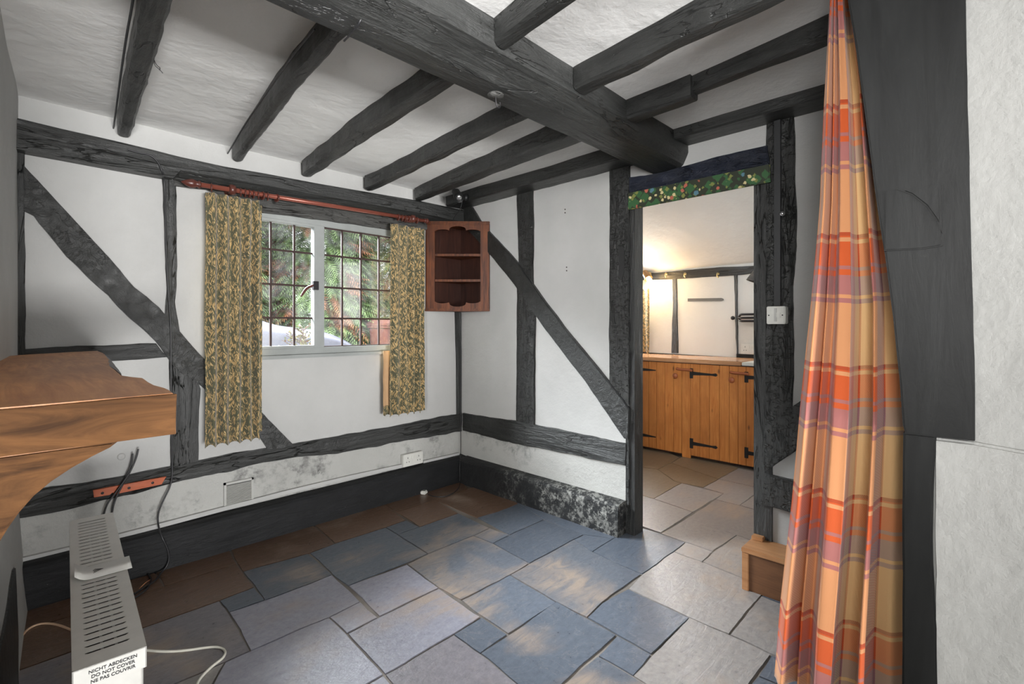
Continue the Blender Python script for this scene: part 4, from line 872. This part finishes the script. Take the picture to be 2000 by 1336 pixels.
l0 = PX(1484, 520, XK-.08); kl = tag(empty('kitchen_lamp', l0), 'unlit grey cone spotlight at the right end of the kitchen beam beside the jamb', 'lamp')
obj('lamp_head', lathe(bmesh.new(), [(.018, -.01), (.024, .0), (.062, .145), (.066, .15), (.058, .15), (.02, .02)], aim((0, 0, 0), (-.15, .35, -1))), M_TGR, kl, True)
obj('mount_disc', lathe(bmesh.new(), [(.035, 0), (.035, .015), (.012, .03), (.01, .07)], aim((.075, 0, 0), (-1, 0, 0))), M_TGR, kl, True)
# kitchen curtain at the side window
bm = cloth(0, .34, 1.60, .905, 0, 3, .03, .5, seed=8, nz=30); o = obj('kitchen_curtain', bm, M_LEAF, None, True); solid(o, .002); o.location = (XK-.06, 2.60, 0); o.rotation_euler = (0, 0, math.pi/2)
tag(o, 'leaf print curtain edge at the left side of the kitchen above the worktop', 'curtain')
# worktop and cabinets
XF = 4.305; ym = PX(1448, 711, XF-.035).y
o = tag(obj('worktop', newbox((XF-.035, ym, .862), (XK-.002, 3.058, .897), bev=.006), M_WORK), 'wood effect kitchen worktop over the pine plank doors', 'worktop')
o = tag(obj('worktop_end', newbox((XF-.035, .3, .865), (XK-.002, ym-.003, .893), bev=.003), M_WPL), 'white worktop section at the right of the kitchen doorway view', 'worktop')
def ycl(u): return PX(1220+u*.2544, 780, XF-.02).y
def cabinet(u0, u1, door, planks, label, hinge_u, knob_u, button_u, hz=(.77, .14), kz=.74, bz=.80, y_hi=None):
    y1 = y_hi if y_hi else ycl(u0); y0 = ycl(u1); r = tag(empty('kitchen_cabinet', (XF, y0, 0)), label, 'cabinet'); O = Vector(r.location)
    def ko(name, bm, mat, parent=r, smooth=False): bmesh.ops.translate(bm, verts=bm.verts, vec=-O); return obj(name, bm, mat, parent, smooth)
    m = bmesh.new(); box(m, (XF, y0+.001, .045), (XK-.01, y1-.001, .858)); box(m, (XF+.04, y0+.003, 0), (XK-.02, y1-.003, .045)); ko('carcass', m, M_OAKIN)
    dl = [y_hi if (y_hi and k == 0) else ycl(u) for k, u in enumerate(door)]
    ybd = [y for y in dl]; m = bmesh.new()
    for a, b in zip(planks[:-1], planks[1:]):
        ya = y_hi if (y_hi and a == planks[0]) else ycl(a); yb2 = ycl(b)
        nsub = max(1, round((ya-yb2)/.1)) if (y_hi and a == planks[0]) else 1
        for q in range(nsub):
            yy1 = ya+(yb2-ya)*q/nsub; yy0 = ya+(yb2-ya)*(q+1)/nsub
            box(m, (XF-.018, yy0+.0012, .03), (XF-.001, yy1-.0012, .855), bev=.0018)
    d = ko('door', m, M_PINE)
    if door[1] < u1: m = newbox((XF-.016, ycl(u1)+.001, .0), (XF-.001, ycl(door[1])-.001, .855), bev=.0018); ko('stile', m, M_PINE)
    if hinge_u:
        for z in hz:
            y = ycl(hinge_u); m = bmesh.new(); box(m, (XF-.023, y-.03, z-.045), (XF-.017, y+.0, z+.045), bev=.001)
            P = [Vector((XF-.022, y-.03, z+.016)), Vector((XF-.022, y-.20, z+.008)), Vector((XF-.022, y-.235, z+.014)), Vector((XF-.022, y-.25, z)), Vector((XF-.022, y-.235, z-.014)), Vector((XF-.022, y-.20, z-.008)), Vector((XF-.022, y-.03, z-.016))]
            me_ = slab(P, (-1, 0, 0), .004, 0, bev=0); tmp = bpy.data.meshes.new('t'); me_.to_mesh(tmp); me_.free(); m.from_mesh(tmp); bpy.data.meshes.remove(tmp)
            h = ko('hinge', m, M_IRON)
    if knob_u: ko('knob', lathe(bmesh.new(), [(.010, 0), (.010, .014), (.022, .024), (.026, .034), (.020, .044), (0, .048)], aim((XF-.018, ycl(knob_u), kz), (-1, 0, 0)), 16), M_KNOB, r, True)
    if button_u:
        m = bmesh.new(); y = ycl(button_u); tube(m, [(XF-.032, y+.075, bz+.006), (XF-.034, y+.045, bz), (XF-.034, y-.045, bz), (XF-.032, y-.075, bz-.006)], .012, 8, 1); tube(m, [(XF-.03, y, bz), (XF-.016, y, bz)], .008, 8, 0); ko('turn_button', m, M_KNOB, r, True)
    return r
cabinet(60, 505, (60, 438), [60, 185, 245, 308, 375, 438], 'pine plank cabinet at the left of the kitchen run, under the worktop end', None, 400, 462, y_hi=3.0)
cabinet(505, 870, (505, 870), [505, 577, 650, 727, 803, 870], 'pine plank cabinet in the middle of the kitchen run', 500, 832, None)
cabinet(870, 1500, (870, 1500), [870, 932, 1005, 1075, 1150, 1225, 1300, 1400, 1500], 'pine plank cabinet at the right of the kitchen run beside the door jamb', 920, None, 885)
# left door hinges of the first cabinet
for z in (.775, .14):
    y = PX(1253, 750, XF-.02).y+.02; P = [Vector((XF-.022, y, z+.016)), Vector((XF-.022, y-.17, z+.004)), Vector((XF-.022, y-.17, z-.006)), Vector((XF-.022, y, z-.016))]
    r_ = [o for o in COL.objects if o.name.startswith('kitchen_cabinet')][0]
    m = slab(P, (-1, 0, 0), .004, 0, bev=0); bmesh.ops.translate(m, verts=m.verts, vec=-Vector(r_.location)); obj('hinge', m, M_IRON, r_)
# ------------------------------------------------------------------ outside
gz = .2
M_GROUND = plaster('outside_gravel', (96, 92, 86), .3, .2)
struct('ground', newbox((-4, 3.3, gz-.3), (14, 16, gz)), M_GROUND)
def foliage_mat(name, a, b, c):
    t = NT(name); at = t.n('ShaderNodeAttribute', attribute_name='rnd'); col = t.ramp(at.outputs['Fac'], [(0, s2l(a)), (.55, s2l(b)), (.86, s2l(b)), (.9, s2l(c)), (1, s2l(c))])
    t.b.inputs['Transmission Weight'].default_value = 0; t.b.inputs['Subsurface Weight'].default_value = 0
    return t.done(col, .6)
M_FOL = foliage_mat('conifer_foliage', (44, 62, 34), (116, 138, 88), (128, 82, 54))
M_FOL2 = foliage_mat('shrub_leaves', (60, 66, 38), (116, 110, 68), (96, 58, 36))
M_BARK = plain('conifer_bark', (92, 72, 60), .9)
def conifer(x, y, h, rad, n, seed, label):
    R = random.Random(seed); root = tag(empty('conifer_tree', (x, y, gz)), label, 'tree'); bm = bmesh.new(); la = bm.loops.layers.float_color.new('rnd')
    for _ in range(n):
        u = R.random(); z = .05*h+u*h*.95; rr = rad*(1-.3*u)*(.5+.62*R.random()**.6)*(1+.25*noise.noise(Vector((x, z*1.5, seed))))
        th = R.uniform(math.pi*.75, math.pi*2.25) if R.random() < .85 else R.uniform(0, 6.28)
        p = Vector((rr*math.cos(th), rr*math.sin(th), z)); out = Vector((math.cos(th), math.sin(th), -R.uniform(.1, 1.1))).normalized()
        side = out.cross(Vector((0, 0, 1))).normalized(); side = (side+Vector((0, 0, R.uniform(-.6, .6)))).normalized()
        L = R.uniform(.14, .34); g = R.random()*.85 if noise.noise(Vector((x*2+p.x*2.2, p.y*2, z*2.2))) < .28 else .88+.12*R.random()
        g2 = g
        for k in range(7):
            s = k/6; q = p+out*L*s; w = L*.42*(1-s*.75)
            for sg in (-1, 1):
                tip = q+side*sg*w+out*L*.22+Vector((0, 0, -.02)); wd = out*L*.05
                vs = [bm.verts.new(q-wd), bm.verts.new(tip), bm.verts.new(q+wd)]; f = bm.faces.new(vs)
                c = min(1, max(0, g2+R.uniform(-.06, .06))) if g2 < .86 else g2
                for lp in f.loops: lp[la] = (c, c, c, 1)
    me = bpy.data.meshes.new('foliage'); bm.to_mesh(me); bm.free(); me.materials.append(M_FOL); link(bpy.data.objects.new('foliage', me), root)
    obj('trunk', tube(bmesh.new(), [(0, 0, 0), (.03, 0, h*.5), (0, 0, h*.95)], lambda s: .10*(1-s*.85), 8, 1), M_BARK, root, True)
    for k in range(14):
        z = R.uniform(.2, .9)*h; th = R.uniform(3, 6.4); rr = rad*(1-.55*z/h); obj('branch', tube(bmesh.new(), [(0, 0, z), (rr*.5*math.cos(th), rr*.5*math.sin(th), z+.05), (rr*math.cos(th), rr*math.sin(th), z-.15)], lambda s: .022*(1-s*.8), 5, 1), M_BARK, root, True)
    return root
TR = [(2.0, 8.8, 3.3, .9, 5000, 'green conifer at the left of the window view behind the white car'), (3.95, 8.9, 5.2, .92, 9500, 'tall conifer just left of centre in the window view'),
      (5.9, 8.9, 5.2, .92, 9500, 'tall conifer at the right of the window view with rusty sprays'),
      (3.2, 11.3, 4.6, .95, 4500, 'conifer in the back row at the left seen between the front trees'), (5.3, 11.3, 5.6, .95, 4500, 'conifer in the back row behind the middle of the window view'), (7.4, 11.3, 5.6, .95, 4500, 'conifer in the back row at the right above the brown bin')]
for i, a in enumerate(TR): conifer(a[0], a[1], a[2], a[3], a[4], 30+i, a[5])
# white car
def car():
    root = tag(empty('white_car', (1.2, 6.9, gz)), 'white car parked outside the window, bonnet to the right', 'car'); O = Vector(root.location)
    st = [(-1.2, .70, .55, .95, .9), (-.9, .8, .32, 1.1, 1.35), (-.2, .84, .30, 1.12, 1.66), (.7, .85, .30, 1.12, 1.72), (1.45, .85, .3, 1.1, 1.64), (1.95, .85, .3, 1.10, 1.36), (2.3, .85, .3, 1.08, 1.205), (2.6, .85, .3, 1.05, 1.185), (2.93, .84, .32, 1.0, 1.14), (3.2, .82, .36, .90, 1.02), (3.38, .76, .4, .78, .88), (3.48, .66, .45, .66, .72)]
    secs = []
    for x, w, zb_, zs, zt_ in st:
        s = []
        for k in range(24):
            th = 2*math.pi*k/24; cy, cz = math.cos(th), math.sin(th)
            if cz >= 0: tw = w*(.72+.28*(1-cz)**.8) if zt_-zs > .3 else w; s.append(Vector((x, tw*math.copysign(abs(cy)**.5, cy), zs+(zt_-zs)*cz**.9)))
            else: s.append(Vector((x, w*math.copysign(abs(cy)**.35, cy), zs+(zs-zb_)*cz)))
        secs.append([p+Vector((0, 6.9, 0))-O-Vector((0, 0, 0)) for p in s])
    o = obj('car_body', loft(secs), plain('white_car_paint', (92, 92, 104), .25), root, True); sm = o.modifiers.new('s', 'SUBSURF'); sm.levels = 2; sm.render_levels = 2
    for x, y in ((-.35, 6.1), (2.75, 6.1), (-.35, 7.7), (2.75, 7.7)):
        obj('wheel', lathe(bmesh.new(), [(.18, -.09), (.31, -.09), (.33, -.06), (.33, .06), (.31, .09), (.18, .09)], aim(Vector((x, y, gz+.33))-O, (0, 1, 0)), 24), M_BLK, root, True)
    for y in (6.28, 7.5): 
        m = bmesh.new(); bmesh.ops.create_uvsphere(m, u_segments=16, v_segments=8, radius=1, matrix=Matrix.Translation(Vector((3.26, y, .80))-O) @ Matrix.Rotation(.35, 4, 'Y') @ Matrix.Diagonal((.17, .16, .06, 1))); obj('headlight', m, plain('headlight_glass', (190, 195, 215), .1), root, True)
    obj('windscreen', newbox(Vector((1.93, 6.25, 1.22))-O, Vector((2.0, 7.55, 1.35))-O), M_DARK, root)
    return root
car()
# brown bin
br = tag(empty('wheeled_bin', (4.72, 7.6, gz)), 'reddish brown wheeled bin outside at the right edge of the window view', 'bin')
M_BIN = plain('bin_brown', (96, 60, 56), .5)
m = bmesh.new(); lo = [(-.25, -.3), (.25, -.3), (.25, .3), (-.25, .3)]
obj('bin_body', loft([[Vector((x*.85, y*.85, .06)) for x, y in lo], [Vector((x, y, .95)) for x, y in lo], [Vector((x*1.1, y*1.1, .96)) for x, y in lo], [Vector((x*1.1, y*1.1, 1.0)) for x, y in lo]]), M_BIN, br)
obj('bin_lid', loft([[Vector((x*1.15, y*1.15, 1.0)) for x, y in lo], [Vector((x*1.15, y*1.15, 1.04)) for x, y in lo], [Vector((x*.9, y*.9, 1.10)) for x, y in lo]]), M_BIN, br)
obj('bin_label', newbox((-.1, -.305, .78), (.03, -.295, .82)), M_WPL, br)
for s in (-1, 1): obj('wheel', lathe(bmesh.new(), [(.03, -.03), (.09, -.03), (.09, .03), (.03, .03)], aim((s*.22, .24, .09), (1, 0, 0)), 16), M_BLK, br, True)
# small shrub by the window
sc_ = PY(592, 690, 4.1); R = random.Random(5); sh = tag(empty('small_shrub', (sc_.x, 4.1, gz)), 'small twiggy shrub just outside the window in front of the white car', 'shrub')
bm = bmesh.new(); bl = bmesh.new(); la = bl.loops.layers.float_color.new('rnd'); zt_ = PY(592, 640, 4.1).z-gz
tube(bm, [(0, 0, 0), (.01, 0, zt_*.5), (0, 0, zt_)], lambda s: .009*(1-s*.7), 6, 1)
for k in range(40):
    z = zt_*R.uniform(.72, .98); a = R.uniform(0, 6.28); L = R.uniform(.05, .2)*(1.25-z/zt_)*2.0; e = Vector((L*math.cos(a), L*math.sin(a)*.6, z+L*.6)); e.z = min(e.z, zt_+.05)
    tube(bm, [(0, 0, z), e], .0025, 5, 0)
    for q in range(9):
        p = Vector((0, 0, z)).lerp(e, R.uniform(.35, 1.05)); d = Vector((R.uniform(-1, 1), R.uniform(-1, 1), R.uniform(-.3, 1))).normalized()*.022; s_ = d.cross(Vector((R.uniform(-1, 1), R.uniform(-1, 1), R.uniform(-1, 1)))).normalized()*.008
        f = bl.faces.new([bl.verts.new(p), bl.verts.new(p+d*.5+s_), bl.verts.new(p+d), bl.verts.new(p+d*.5-s_)]); g = R.random()
        for lp in f.loops: lp[la] = (g, g, g, 1)
obj('twigs', bm, M_BARK, sh); obj('leaves', bl, M_FOL2, sh)
